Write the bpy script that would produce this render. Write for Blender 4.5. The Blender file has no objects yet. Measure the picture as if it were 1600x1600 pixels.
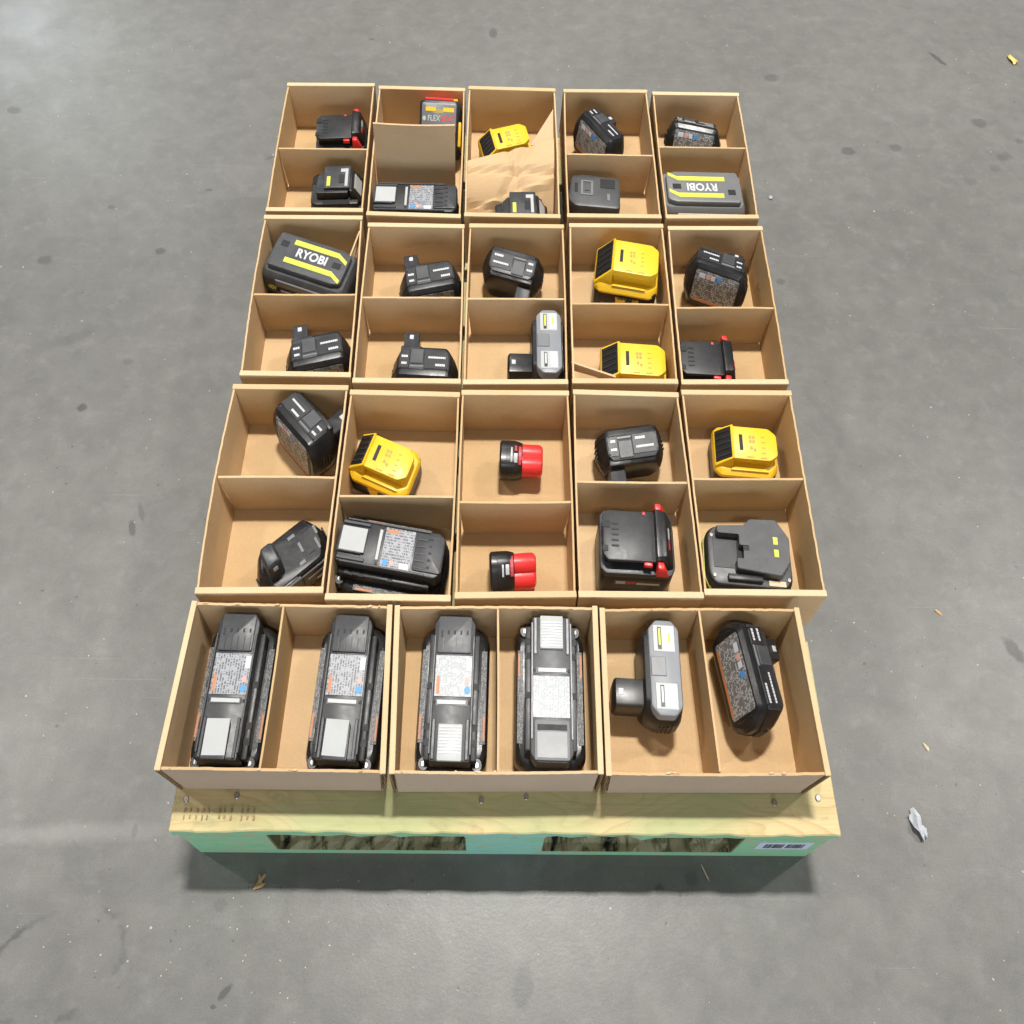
import bpy, bmesh, math, random
from mathutils import Matrix, Vector
R = math.radians
random.seed(7)
scn = bpy.context.scene
COL = scn.collection
# The photograph is drawn out in depth and height (4:3) against its width; every shape below is written
# in plain metres and brought to those proportions, about the world origin, as it is built.
S3 = Matrix.Diagonal((1.0, 4 / 3, 4 / 3))

# ------------------------------------------------------------------ camera
cd = bpy.data.cameras.new('camera'); cam = bpy.data.objects.new('camera', cd); COL.objects.link(cam)
pitch, yaw, roll = 1.02154, 0.0436, 0.05217
fw = Vector((math.cos(pitch) * math.sin(yaw), math.cos(pitch) * math.cos(yaw), -math.sin(pitch)))
rt = Vector((math.cos(yaw), -math.sin(yaw), 0)); up = rt.cross(fw)
r2 = math.cos(roll) * rt + math.sin(roll) * up; u2 = -math.sin(roll) * rt + math.cos(roll) * up
mw = Matrix((r2, u2, -fw)).transposed().to_4x4(); mw.translation = (-0.03335, -0.33293, 1.64977)
cam.matrix_world = mw
cd.sensor_width = 36; cd.sensor_fit = 'HORIZONTAL'; cd.lens = 36 * 1483.55 / 1600
cd.clip_start = 0.05; cd.clip_end = 200
scn.camera = cam

# ------------------------------------------------------------------ light: a warehouse hall, high-bay lamps
w = bpy.data.worlds.new('World'); scn.world = w; w.use_nodes = True
bg = w.node_tree.nodes['Background']; bg.inputs[0].default_value = (0.93, 0.97, 1.0, 1); bg.inputs[1].default_value = 0.15
def lamp(x, y, z, p, sx=0.9, sy=0.45, col=(1, 0.965, 0.91)):
    l = bpy.data.lights.new('ceiling_lamp', 'AREA'); l.shape = 'RECTANGLE'; l.size = sx; l.size_y = sy
    l.energy = p; l.color = col
    o = bpy.data.objects.new('ceiling_lamp', l); COL.objects.link(o); o.location = (x, y, z)
lamp(0.25, 2.75, 9, 860)
lamp(6.3, 3.7, 9, 330); lamp(-6.2, 3.0, 9, 240)
lamp(-8.8, 16.6, 9, 520, col=(0.82, 0.92, 1)); lamp(0.2, 10.5, 9, 200)
lamp(0.3, -5.5, 9, 130)
# the open dock door behind the photographer: cool daylight
dl = bpy.data.lights.new('dock_door_light', 'AREA'); dl.shape = 'RECTANGLE'; dl.size = 5; dl.size_y = 4; dl.energy = 500; dl.color = (0.80, 0.90, 1.0)
do = bpy.data.objects.new('dock_door_light', dl); COL.objects.link(do); do.location = (1.0, -11, 2.6); do.rotation_euler = (R(90), 0, 0)
vs = scn.view_settings
vs.view_transform = 'Standard'; vs.look = 'None'; vs.gamma = 1; vs.exposure = 0.26; vs.use_curve_mapping = False
scn.cycles.use_denoising = True
scn.cycles.max_bounces = 6; scn.cycles.adaptive_threshold = 0.03

# ------------------------------------------------------------------ materials
MATS = {}
def nm(name):
    m = bpy.data.materials.new(name); m.use_nodes = True; MATS[name] = m
    nt = m.node_tree; return m, nt, nt.nodes['Principled BSDF']
def nd(nt, t, **k):
    n = nt.nodes.new(t)
    for a, b in k.items():
        if a in n.inputs: n.inputs[a].default_value = b
        else: setattr(n, a, b)
    return n
def ramp(nt, fac, stops):
    n = nd(nt, 'ShaderNodeValToRGB'); e = n.color_ramp.elements
    while len(e) < len(stops): e.new(0.5)
    for q, (p, c) in zip(e, stops):
        q.position = p; q.color = (*c, 1) if len(c) == 3 else c
    nt.links.new(fac, n.inputs[0]); return n.outputs[0]
def mixc(nt, fac, a, b, mode='MIX'):
    n = nd(nt, 'ShaderNodeMix'); n.data_type = 'RGBA'; n.blend_type = mode
    for s, v in ((n.inputs[0], fac), (n.inputs[6], a), (n.inputs[7], b)):
        if hasattr(v, 'links'): nt.links.new(v, s)
        else: s.default_value = v if not isinstance(v, tuple) else (*v, 1)
    return n.outputs[2]
def math_(nt, op, a, b=None, c=None):
    n = nd(nt, 'ShaderNodeMath'); n.operation = op
    for s, v in zip(n.inputs, (a, b, c)):
        if v is None: continue
        if hasattr(v, 'links'): nt.links.new(v, s)
        else: s.default_value = v
    return n.outputs[0]
def coords(nt, scale=(1, 1, 1), kind='Object', rnd=True):
    tc = nd(nt, 'ShaderNodeTexCoord'); o = tc.outputs[kind]
    if rnd:
        oi = nd(nt, 'ShaderNodeObjectInfo'); v = nd(nt, 'ShaderNodeVectorMath'); v.operation = 'MULTIPLY_ADD'
        nt.links.new(oi.outputs['Random'], v.inputs[0]); v.inputs[1].default_value = (7.3, 3.1, 5.7)
        nt.links.new(o, v.inputs[2]); o = v.outputs[0]
    mp = nd(nt, 'ShaderNodeMapping'); mp.inputs['Scale'].default_value = scale; nt.links.new(o, mp.inputs[0])
    return mp.outputs[0]
def noise(nt, vec, scale, detail=4, rough=0.55, dist=0.0):
    n = nd(nt, 'ShaderNodeTexNoise', Scale=scale, Detail=detail, Roughness=rough, Distortion=dist)
    nt.links.new(vec, n.inputs['Vector']); return n.outputs['Fac']
def bump(nt, b, h, strength, dist=0.001):
    n = nd(nt, 'ShaderNodeBump', Strength=strength, Distance=dist); nt.links.new(h, n.inputs['Height'])
    nt.links.new(n.outputs[0], b.inputs['Normal'])

def plastic(name, col, rough=0.42, dust=0.12, spec=0.5, grain=900, dustcol=(0.45, 0.43, 0.4), bs=0.25):
    m, nt, b = nm(name); v = coords(nt)
    f = ramp(nt, noise(nt, v, 38, 5, 0.65), ((0.42, (0, 0, 0)), (0.8, (1, 1, 1))))
    f2 = math_(nt, 'MULTIPLY', f, dust)
    nt.links.new(mixc(nt, f2, col, dustcol), b.inputs['Base Color'])
    rr = math_(nt, 'MULTIPLY_ADD', noise(nt, v, 90, 3), 0.22, rough - 0.11); nt.links.new(rr, b.inputs['Roughness'])
    b.inputs['Specular IOR Level'].default_value = spec
    bump(nt, b, noise(nt, v, grain, 2), bs, 0.0004)
    return m
plastic('black_plastic', (0.007, 0.007, 0.008), 0.33, 0.035)
plastic('charcoal_plastic', (0.013, 0.0135, 0.016), 0.40, 0.05)
plastic('slate_plastic', (0.027, 0.028, 0.033), 0.42, 0.06)
plastic('dark_grey_plastic', (0.05, 0.052, 0.057), 0.42, 0.08)
plastic('sheen_grey_plastic', (0.15, 0.153, 0.155), 0.40, 0.10)  # lighter copy of the dark grey shell, lamp sheen painted into it
plastic('mid_grey_plastic', (0.15, 0.155, 0.165), 0.36, 0.10)
plastic('silver_grey_plastic', (0.21, 0.22, 0.24), 0.42, 0.12)
plastic('worn_silver', (0.34, 0.345, 0.35), 0.62, 0.6, 0.3, dustcol=(0.5, 0.5, 0.5))
plastic('pale_grey_plastic', (0.42, 0.43, 0.43), 0.4, 0.12, dustcol=(0.3, 0.3, 0.29))
plastic('sticker_white', (0.42, 0.43, 0.43), 0.6, 0.25, 0.3, dustcol=(0.3, 0.3, 0.29))
plastic('white_print', (0.56, 0.57, 0.59), 0.45, 0.1, dustcol=(0.4, 0.4, 0.4))
plastic('yellow_plastic', (0.78, 0.49, 0.016), 0.38, 0.06, dustcol=(0.5, 0.3, 0.05))
plastic('amber_print', (0.38, 0.29, 0.06), 0.5, 0.05)
plastic('red_plastic', (0.72, 0.028, 0.028), 0.36, 0.05, dustcol=(0.5, 0.1, 0.1))
plastic('lime_plastic', (0.60, 0.64, 0.07), 0.42, 0.06, dustcol=(0.4, 0.4, 0.1))
plastic('olive_green_plastic', (0.20, 0.23, 0.02), 0.45, 0.1)
plastic('orange_print', (0.46, 0.17, 0.06), 0.5, 0.1)
plastic('blue_print', (0.05, 0.26, 0.62), 0.5, 0.05)
plastic('pink_print', (0.62, 0.32, 0.28), 0.5, 0.3)
plastic('red_print', (0.45, 0.03, 0.04), 0.5, 0.1)
plastic('stamp_ink', (0.30, 0.23, 0.12), 0.8, 0.7, 0.2, dustcol=(0.55, 0.44, 0.24))
plastic('cavity_black', (0.004, 0.004, 0.004), 0.6, 0.0)
plastic('steel', (0.35, 0.34, 0.32), 0.35, 0.3, dustcol=(0.15, 0.09, 0.05)); MATS['steel'].node_tree.nodes['Principled BSDF'].inputs['Metallic'].default_value = 0.8

def printed(name, paper, ink, rows=26, dens=0.5, cut=0.5, rough=0.4):
    # small print on a sticker: rows of broken dark runs
    m, nt, b = nm(name)
    tc = nd(nt, 'ShaderNodeTexCoord'); sp = nd(nt, 'ShaderNodeSeparateXYZ'); nt.links.new(tc.outputs['UV'], sp.inputs[0])
    vr = math_(nt, 'MULTIPLY', sp.outputs[1], rows); fl = math_(nt, 'FLOOR', vr); fr = math_(nt, 'FRACT', vr)
    line = math_(nt, 'LESS_THAN', fr, 0.62)
    cb = nd(nt, 'ShaderNodeCombineXYZ'); nt.links.new(math_(nt, 'MULTIPLY', sp.outputs[0], 30), cb.inputs[0]); nt.links.new(math_(nt, 'MULTIPLY', fl, 3.7), cb.inputs[1])
    run = math_(nt, 'GREATER_THAN', noise(nt, cb.outputs[0], 1.0, 1), cut)
    cb2 = nd(nt, 'ShaderNodeCombineXYZ'); nt.links.new(math_(nt, 'MULTIPLY', sp.outputs[0], 5), cb2.inputs[0]); nt.links.new(math_(nt, 'MULTIPLY', sp.outputs[1], 5), cb2.inputs[1])
    blk = math_(nt, 'GREATER_THAN', noise(nt, cb2.outputs[0], 1.3, 2), 0.44)
    f = math_(nt, 'MULTIPLY', math_(nt, 'MULTIPLY', line, run), math_(nt, 'MULTIPLY', blk, dens))
    nt.links.new(mixc(nt, f, paper, ink), b.inputs['Base Color']); b.inputs['Roughness'].default_value = rough
printed('label_print_grey', (0.29, 0.30, 0.325), (0.04, 0.04, 0.05), 14, 0.8, 0.45)
printed('label_print_dark', (0.13, 0.127, 0.123), (0.50, 0.49, 0.47), 17, 0.8, 0.48, 0.5)
printed('side_print', (0.05, 0.05, 0.052), (0.26, 0.26, 0.26), 4, 0.8, 0.48, 0.5)
printed('label_print_white', (0.34, 0.35, 0.365), (0.12, 0.16, 0.17), 24, 0.75, 0.46)
printed('barcode_sheet', (0.62, 0.66, 0.80), (0.62, 0.66, 0.80), 3)

def kraft(name, c1, c2, flute='x'):
    m, nt, b = nm(name); v = coords(nt)
    big = noise(nt, v, 7, 4, 0.6); fib = noise(nt, coords(nt, (1, 1, 1)), 240, 3, 0.7)
    c = mixc(nt, ramp(nt, big, ((0.32, (0, 0, 0)), (0.7, (1, 1, 1)))), c1, c2)
    c = mixc(nt, math_(nt, 'MULTIPLY', ramp(nt, fib, ((0.45, (0, 0, 0)), (0.75, (1, 1, 1)))), 0.22), c, tuple(x * 0.62 for x in c1))
    st = ramp(nt, noise(nt, v, 19, 5, 0.7, 0.6), ((0.64, (0, 0, 0)), (0.74, (1, 1, 1))))
    c = mixc(nt, math_(nt, 'MULTIPLY', st, 0.16), c, tuple(x * 0.55 for x in c1))
    fl = nd(nt, 'ShaderNodeTexWave', Scale=52, Distortion=1.2, Detail=1); fl.bands_direction = 'X'; nt.links.new(coords(nt, (1, .08, .02), rnd=False), fl.inputs['Vector'])
    c = mixc(nt, math_(nt, 'MULTIPLY', fl.outputs['Fac'], 0.035), c, tuple(x * 0.5 for x in c1))
    oi = nd(nt, 'ShaderNodeObjectInfo'); hs = nd(nt, 'ShaderNodeHueSaturation'); nt.links.new(c, hs.inputs['Color'])
    nt.links.new(math_(nt, 'MULTIPLY_ADD', oi.outputs['Random'], 0.13, 0.935), hs.inputs['Value']); nt.links.new(math_(nt, 'MULTIPLY_ADD', oi.outputs['Random'], -0.12, 1.05), hs.inputs['Saturation'])
    c = hs.outputs[0]
    nt.links.new(c, b.inputs['Base Color']); b.inputs['Roughness'].default_value = 0.72
    b.inputs['Specular IOR Level'].default_value = 0.28
    h = math_(nt, 'ADD', math_(nt, 'MULTIPLY', noise(nt, v, 14, 3), 1.2), math_(nt, 'MULTIPLY', fib, 0.25))
    bump(nt, b, h, 0.35, 0.0022)
kraft('kraft_board', (0.54, 0.360, 0.184), (0.595, 0.414, 0.228))
kraft('kraft_sheet', (0.54, 0.365, 0.20), (0.60, 0.42, 0.24))
kraft('kraft_fibre_lit_fold', (0.60, 0.425, 0.24), (0.65, 0.48, 0.29))  # torn fibres; also fold tops, where caught light is put into the colour
kraft('kraft_front_shade', (0.46, 0.345, 0.255), (0.50, 0.38, 0.285))  # greyer board: cool shade of the front faces mixed into the colour
m, nt, b = nm('corrugated_cut')
wv = nd(nt, 'ShaderNodeTexWave', Scale=120, Distortion=2.0, Detail=2); nt.links.new(coords(nt), wv.inputs['Vector'])
nt.links.new(ramp(nt, wv.outputs['Fac'], ((0.3, (0.05, 0.03, 0.018)), (0.8, (0.34, 0.22, 0.12)))), b.inputs['Base Color']); b.inputs['Roughness'].default_value = 0.9

def wood(name, c1, c2, c3, tint=None, tf=0.0):
    m, nt, b = nm(name)
    v = coords(nt, (1.6, 16, 16)); warp = noise(nt, coords(nt, (2.2, 5, 5)), 2.2, 2, 0.5)
    wv = nd(nt, 'ShaderNodeTexWave', Scale=0.55, Distortion=0, Detail=0); wv.bands_direction = 'Y'; wv.wave_profile = 'SAW'
    add = nd(nt, 'ShaderNodeVectorMath'); add.operation = 'MULTIPLY_ADD'
    nt.links.new(warp, add.inputs[0]); add.inputs[1].default_value = (0, 5, 3); nt.links.new(v, add.inputs[2]); nt.links.new(add.outputs[0], wv.inputs['Vector'])
    fine = noise(nt, coords(nt, (6, 170, 170)), 2.0, 4, 0.65)
    c = mixc(nt, ramp(nt, wv.outputs['Fac'], ((0.0, (0, 0, 0)), (0.6, (0.08,) * 3), (0.93, (0.6,) * 3), (1.0, (0.05,) * 3))), c1, c2)
    c = mixc(nt, math_(nt, 'MULTIPLY', ramp(nt, fine, ((0.4, (0, 0, 0)), (0.75, (1, 1, 1)))), 0.35), c, c3)
    dirt = ramp(nt, noise(nt, coords(nt, (1, 1.4, 1.4)), 22, 6, 0.7), ((0.55, (0, 0, 0)), (0.75, (1, 1, 1))))
    c = mixc(nt, math_(nt, 'MULTIPLY', dirt, 0.55), c, (0.13, 0.11, 0.07))
    if tint:
        t = ramp(nt, noise(nt, coords(nt, (1, 2.2, 2.2)), 4.2, 3, 0.5), ((0.40, (0, 0, 0)), (0.62, (1, 1, 1))))
        c = mixc(nt, math_(nt, 'MULTIPLY', t, tf), c, tint)
    nt.links.new(c, b.inputs['Base Color']); b.inputs['Roughness'].default_value = 0.7
    bump(nt, b, math_(nt, 'ADD', fine, math_(nt, 'MULTIPLY', wv.outputs['Fac'], 0.5)), 0.4, 0.0012)
wood('pine_wood', (0.62, 0.49, 0.25), (0.44, 0.29, 0.12), (0.40, 0.29, 0.14), (0.36, 0.42, 0.20), 0.72)
wood('weathered_wood', (0.30, 0.27, 0.15), (0.18, 0.15, 0.08), (0.10, 0.085, 0.05), (0.20, 0.24, 0.11), 0.7)
# green end paint with wear, turning to turquoise where a second coat lies over the middle block
m, nt, b = nm('green_paint'); v = coords(nt, rnd=False)
sx = nd(nt, 'ShaderNodeSeparateXYZ'); nt.links.new(v, sx.inputs[0])
fx = ramp(nt, math_(nt, 'ADD', math_(nt, 'ABSOLUTE', sx.outputs[0]), math_(nt, 'MULTIPLY', noise(nt, v, 9, 3), 0.18)), ((0.12, (1, 1, 1)), (0.22, (0, 0, 0))))
c = mixc(nt, fx, (0.26, 0.54, 0.31), (0.27, 0.58, 0.47))
c = mixc(nt, math_(nt, 'MULTIPLY', ramp(nt, noise(nt, coords(nt, (6, 60, 60), rnd=False), 2, 4), ((0.45, (0, 0, 0)), (0.7, (1, 1, 1)))), 0.35), c, (0.17, 0.40, 0.23))
c = mixc(nt, ramp(nt, noise(nt, coords(nt, (1, 2, 2), rnd=False), 34, 6, 0.7), ((0.545, (0, 0, 0)), (0.60, (1, 1, 1)))), c, (0.44, 0.43, 0.27))
c = mixc(nt, math_(nt, 'MULTIPLY', ramp(nt, noise(nt, coords(nt, (1, 3, 3), rnd=False), 55, 5, 0.75), ((0.60, (0, 0, 0)), (0.68, (1, 1, 1)))), 0.6), c, (0.06, 0.075, 0.05))
nt.links.new(c, b.inputs['Base Color']); b.inputs['Roughness'].default_value = 0.6
bump(nt, b, noise(nt, coords(nt, (6, 90, 90), rnd=False), 3, 4), 0.3, 0.001)
# torn, splintered board seen through the fork openings
m, nt, b = nm('torn_wood'); v = coords(nt, (1, 0.35, 1))
c = ramp(nt, noise(nt, v, 30, 6, 0.7, 0.5), ((0.37, (0.012, 0.012, 0.01)), (0.42, (0.22, 0.22, 0.13)), (0.50, (0.52, 0.53, 0.33)), (0.75, (0.64, 0.58, 0.40))))
nt.links.new(c, b.inputs['Base Color']); b.inputs['Roughness'].default_value = 0.85
bump(nt, b, noise(nt, v, 60, 5, 0.7), 0.8, 0.004)
for nme, cc, r_ in (('paper_scrap', (0.46, 0.48, 0.52), 0.6), ('wood_chip', (0.52, 0.34, 0.17), 0.8), ('pale_chip', (0.62, 0.52, 0.36), 0.8), ('yellow_scrap', (0.78, 0.56, 0.16), 0.6), ('pink_wood', (0.50, 0.35, 0.26), 0.85)):
    plastic(nme, cc, r_, 0.35, 0.3, dustcol=tuple(x * 0.5 for x in cc))

# polished concrete
m, nt, b = nm('polished_concrete'); v = coords(nt, rnd=False)
c = ramp(nt, noise(nt, v, 1.1, 4, 0.55), ((0.3, (0.158, 0.157, 0.146)), (0.7, (0.208, 0.207, 0.194))))
c = mixc(nt, math_(nt, 'MULTIPLY', ramp(nt, noise(nt, v, 15, 8, 0.70, 0.3), ((0.36, (1, 1, 1)), (0.62, (0, 0, 0)))), 0.34), c, (0.092, 0.092, 0.086))
c = mixc(nt, math_(nt, 'MULTIPLY', ramp(nt, noise(nt, v, 26, 6, 0.7), ((0.52, (0, 0, 0)), (0.75, (1, 1, 1)))), 0.30), c, (0.30, 0.30, 0.286))
c = mixc(nt, math_(nt, 'MULTIPLY', ramp(nt, noise(nt, v, 420, 2, 0.6), ((0.35, (1, 1, 1)), (0.6, (0, 0, 0)))), 0.26), c, (0.07, 0.07, 0.067))
pit = ramp(nt, noise(nt, v, 75, 2, 0.4), ((0.735, (0, 0, 0)), (0.77, (1, 1, 1))))
c = mixc(nt, math_(nt, 'MULTIPLY', pit, 0.55), c, (0.07, 0.07, 0.068))
lit = ramp(nt, noise(nt, coords(nt, (1.3, 1.1, 1), rnd=False), 88, 1, 0.3), ((0.79, (0, 0, 0)), (0.82, (1, 1, 1))))
c = mixc(nt, math_(nt, 'MULTIPLY', lit, 0.55), c, (0.62, 0.62, 0.60))
# long scratches of dragged pallets
def scratches(c, ang, sc, lo, amt, colr):
    mp = nd(nt, 'ShaderNodeMapping'); mp.inputs['Rotation'].default_value = (0, 0, R(ang)); mp.inputs['Scale'].default_value = sc
    tc = nd(nt, 'ShaderNodeTexCoord'); nt.links.new(tc.outputs['Object'], mp.inputs[0])
    f = ramp(nt, noise(nt, mp.outputs[0], 1, 2, 0.5), ((lo, (0, 0, 0)), (lo + 0.03, (1, 1, 1))))
    return mixc(nt, math_(nt, 'MULTIPLY', f, amt), c, colr)
c = scratches(c, 62, (1.7, 150, 1), 0.72, 0.12, (0.48, 0.48, 0.46))
c = scratches(c, -48, (1.9, 170, 1), 0.735, 0.12, (0.48, 0.48, 0.46))
c = scratches(c, 12, (1.2, 120, 1), 0.745, 0.12, (0.12, 0.12, 0.12))
# oil drips, scuffs and a ring left by a can: each a mark at its own place on the slab
def spot(c, x, y, rx, ry, ang, amt, colr=(0.055, 0.056, 0.056), soft=0.35, ring=False):
    mp = nd(nt, 'ShaderNodeMapping'); mp.vector_type = 'TEXTURE'
    mp.inputs['Location'].default_value = (x, y, 0); mp.inputs['Rotation'].default_value = (0, 0, R(ang)); mp.inputs['Scale'].default_value = (rx, ry, 1)
    tc = nd(nt, 'ShaderNodeTexCoord'); nt.links.new(tc.outputs['Object'], mp.inputs[0])
    ln = nd(nt, 'ShaderNodeVectorMath'); ln.operation = 'LENGTH'; nt.links.new(mp.outputs[0], ln.inputs[0])
    k_ = 0.25 if ring else 0.9; d = math_(nt, 'ADD', ln.outputs['Value'], math_(nt, 'MULTIPLY_ADD', SN, k_, -k_ / 2))
    if ring: f = ramp(nt, d, ((0.84, (0, 0, 0)), (0.90, (1, 1, 1)), (0.93, (1, 1, 1)), (1.0, (0, 0, 0)))); f = math_(nt, 'MULTIPLY', f, ramp(nt, SN2, ((0.48, (0, 0, 0)), (0.60, (1, 1, 1)))))
    else: f = ramp(nt, d, ((1 - soft, (1, 1, 1)), (1.0, (0, 0, 0))))
    return mixc(nt, math_(nt, 'MULTIPLY', f, amt), c, colr)
SN = noise(nt, v, 60, 4, 0.6); SN2 = noise(nt, v, 11, 3, 0.6)
for a in ((-1.329, 1.918, .022, .017, 0, .7), (-1.107, 1.362, .018, .018, 0, .55), (-.84, 1.40, .014, .014, 0, .7), (-.915, .923, .013, .012, 0, .8), (-.746, .624, .008, .022, 20, .7),
          (-.735, .66, .006, .03, 20, .4), (-.432, -.201, .006, .016, -38, .8), (-.447, -.222, .005, .004, 0, .8), (-.047, 2.326, .014, .03, 0, .65), (.915, 1.831, .022, .020, 0, .62), (1.049, 1.847, .020, .018, 0, .42),
          (1.307, 1.965, .026, .022, 0, .55), (1.40, 1.89, .014, .013, 0, .5), (1.34, 1.823, .026, .020, 20, .38), (1.30, 1.775, .018, .015, 0, .3), (1.22, 1.72, .022, .018, 0, .28), (.965, .385, .016, .030, 25, .85), (.985, .33, .02, .016, 0, .7),
          (.751, 2.144, .024, .020, 0, .5), (1.259, 2.257, .010, .042, 28, .75), (.254, -.048, .010, .010, 0, .6), (.31, -.03, .014, .014, 0, .3), (-.844, 1.053, .014, .012, 0, .35), (-.98, 1.12, .05, .02, 30, .22), (-.45, 2.05, .006, .02, 60, .6),
          (-.62, 1.75, .02, .006, 30, .4), (-.56, 1.73, .008, .006, 0, .7), (-.46, -.075, .012, .012, 0, .35), (-.62, .04, .006, .014, 0, .5), (.03, -.19, .018, .04, -10, .35), (.66, 1.34, .013, .012, 0, .4), (-.99, 1.55, .01, .008, 0, .5), (-.76, 1.62, .01, .006, 0, .6), (-.40, 2.28, .01, .006, 0, .6)):
    c = spot(c, *a[:5], a[5] * .8)
c = spot(c, -.70, -.165, .115, .085, 25, .6, ring=True)
c = spot(c, -.72, .035, .22, .022, 3, .22, (0.42, 0.42, 0.40), 0.7)
nt.links.new(c, b.inputs['Base Color'])
rr = math_(nt, 'MULTIPLY_ADD', noise(nt, v, 6, 6, 0.65), 0.26, 0.21); nt.links.new(rr, b.inputs['Roughness'])
b.inputs['Specular IOR Level'].default_value = 0.30
bump(nt, b, math_(nt, 'ADD', noise(nt, v, 160, 4, 0.6), math_(nt, 'MULTIPLY', pit, -1.0)), 0.10, 0.002)

# ------------------------------------------------------------------ mesh helpers (plain metres, local to a thing)
def bm_from(verts, faces):
    bm = bmesh.new(); vs_ = [bm.verts.new(v) for v in verts]
    for f in faces: bm.faces.new([vs_[i] for i in f])
    bmesh.ops.recalc_face_normals(bm, faces=bm.faces); return bm
def bev(bm, r, seg=2, ang=30):
    if r > 0:
        es = [e for e in bm.edges if len(e.link_faces) == 2 and e.calc_face_angle(0) > R(ang)]
        bmesh.ops.bevel(bm, geom=es, offset=r, segments=seg, affect='EDGES', profile=0.5, clamp_overlap=True)
    return bm
def hexa(b4, t4, r=0.0, seg=2):
    return bev(bm_from(list(b4) + list(t4), [(3, 2, 1, 0), (4, 5, 6, 7), (0, 1, 5, 4), (1, 2, 6, 5), (2, 3, 7, 6), (3, 0, 4, 7)]), r, seg)
def rbox(x0, x1, y0, y1, z0, z1, r=0.0, seg=2):
    return hexa([(x0, y0, z0), (x1, y0, z0), (x1, y1, z0), (x0, y1, z0)], [(x0, y0, z1), (x1, y0, z1), (x1, y1, z1), (x0, y1, z1)], r, seg)
def outline(pts, r, n=4):
    # rounds the corners of a closed polygon; r a number or one per corner
    out = []; k = len(pts); rs = r if isinstance(r, (list, tuple)) else [r] * k
    for i in range(k):
        p = Vector(pts[i]); a = Vector(pts[i - 1]); c_ = Vector(pts[(i + 1) % k]); q = rs[i]
        da = (a - p); dc = (c_ - p); t = min(q, da.length * 0.49, dc.length * 0.49)
        if t <= 1e-6: out.append(tuple(p)); continue
        A = p + da.normalized() * t; C = p + dc.normalized() * t
        for j in range(n + 1):
            u = j / n; out.append(tuple(A * (1 - u) ** 2 + p * 2 * u * (1 - u) + C * u * u))
    return out
def rrect(x0, x1, y0, y1, r, n=4): return outline([(x0, y0), (x1, y0), (x1, y1), (x0, y1)], r, n)
def inset(pts, dx, dy=None):
    dy = dx if dy is None else dy
    xs = [p[0] for p in pts]; ys = [p[1] for p in pts]; cx, cy = (max(xs) + min(xs)) / 2, (max(ys) + min(ys)) / 2
    hx, hy = (max(xs) - min(xs)) / 2, (max(ys) - min(ys)) / 2
    return [(cx + (p[0] - cx) * (hx - dx) / hx, cy + (p[1] - cy) * (hy - dy) / hy) for p in pts]
def loft(rings):
    # rings: list of (outline2d, z); equal counts
    n = len(rings[0][0]); V = []; F = []
    for o, z in rings:
        V += [(p[0], p[1], z if not callable(z) else z(p[0], p[1])) for p in o]
    for k in range(len(rings) - 1):
        for i in range(n):
            j = (i + 1) % n; F.append((k * n + i, k * n + j, (k + 1) * n + j, (k + 1) * n + i))
    F.append(tuple(reversed(range(n)))); F.append(tuple(range((len(rings) - 1) * n, len(rings) * n)))
    return bm_from(V, F)
def slab(o, z0, z1, e=0.002):
    # an outline raised from z0 to z1 with softened top and bottom edges
    return loft([(inset(o, e), z0), (o, z0 + e), (o, z1 - e), (inset(o, e * 0.35), z1 - e * 0.3), (inset(o, e * 1.1), z1)])
def cyl(c, r, z0, z1, n=14, e=0.0008, r1=None):
    r1 = r if r1 is None else r1
    o = [(c[0] + r * math.cos(2 * math.pi * i / n), c[1] + r * math.sin(2 * math.pi * i / n)) for i in range(n)]
    o1 = [(c[0] + r1 * math.cos(2 * math.pi * i / n), c[1] + r1 * math.sin(2 * math.pi * i / n)) for i in range(n)]
    return loft([(o, z0), (o1, z1 - e), (inset(o1, e), z1)])
def xf(bm, M): bmesh.ops.transform(bm, matrix=M, verts=bm.verts); return bm
def rotx(a): return Matrix.Rotation(R(a), 4, 'X')
def roty(a): return Matrix.Rotation(R(a), 4, 'Y')
def rotz(a): return Matrix.Rotation(R(a), 4, 'Z')
def tr(x, y, z): return Matrix.Translation((x, y, z))
def swap_yz(bm, y):   # a piece drawn in x,z (as x,y) with height along -y, set on the face y
    return xf(bm, tr(0, y, 0) @ rotx(90))
def join(*bms):
    out = bmesh.new()
    for b_ in bms:
        me = bpy.data.meshes.new('tmp'); b_.to_mesh(me); out.from_mesh(me); bpy.data.meshes.remove(me); b_.free()
    return out
def sheet(x0, x1, y0, y1, z, t=0.0008, r=0.0):
    # a sticker: thin slab with UVs over its face
    bm = rbox(x0, x1, y0, y1, z, z + t) if r <= 0 else loft([(rrect(x0, x1, y0, y1, r), z), (rrect(x0, x1, y0, y1, r), z + t)])
    uv = bm.loops.layers.uv.new('UVMap')
    for f in bm.faces:
        for l in f.loops: l[uv].uv = ((l.vert.co.x - x0) / (x1 - x0), (l.vert.co.y - y0) / (y1 - y0))
    return bm
def text_bm(s, size, depth=0.0006, align='CENTER', sx=1.0, bold=0.0):
    cu = bpy.data.curves.new('t', 'FONT'); cu.body = s; cu.size = size; cu.extrude = depth; cu.align_x = align; cu.align_y = 'CENTER'; cu.offset = bold
    cu.resolution_u = 3
    o = bpy.data.objects.new('t', cu); COL.objects.link(o)
    dg = bpy.context.evaluated_depsgraph_get(); me = bpy.data.meshes.new_from_object(o.evaluated_get(dg))
    bm = bmesh.new(); bm.from_mesh(me); bpy.data.objects.remove(o); bpy.data.curves.remove(cu); bpy.data.meshes.remove(me)
    return xf(bm, Matrix.Diagonal((sx, 1, 1, 1)))

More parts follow.
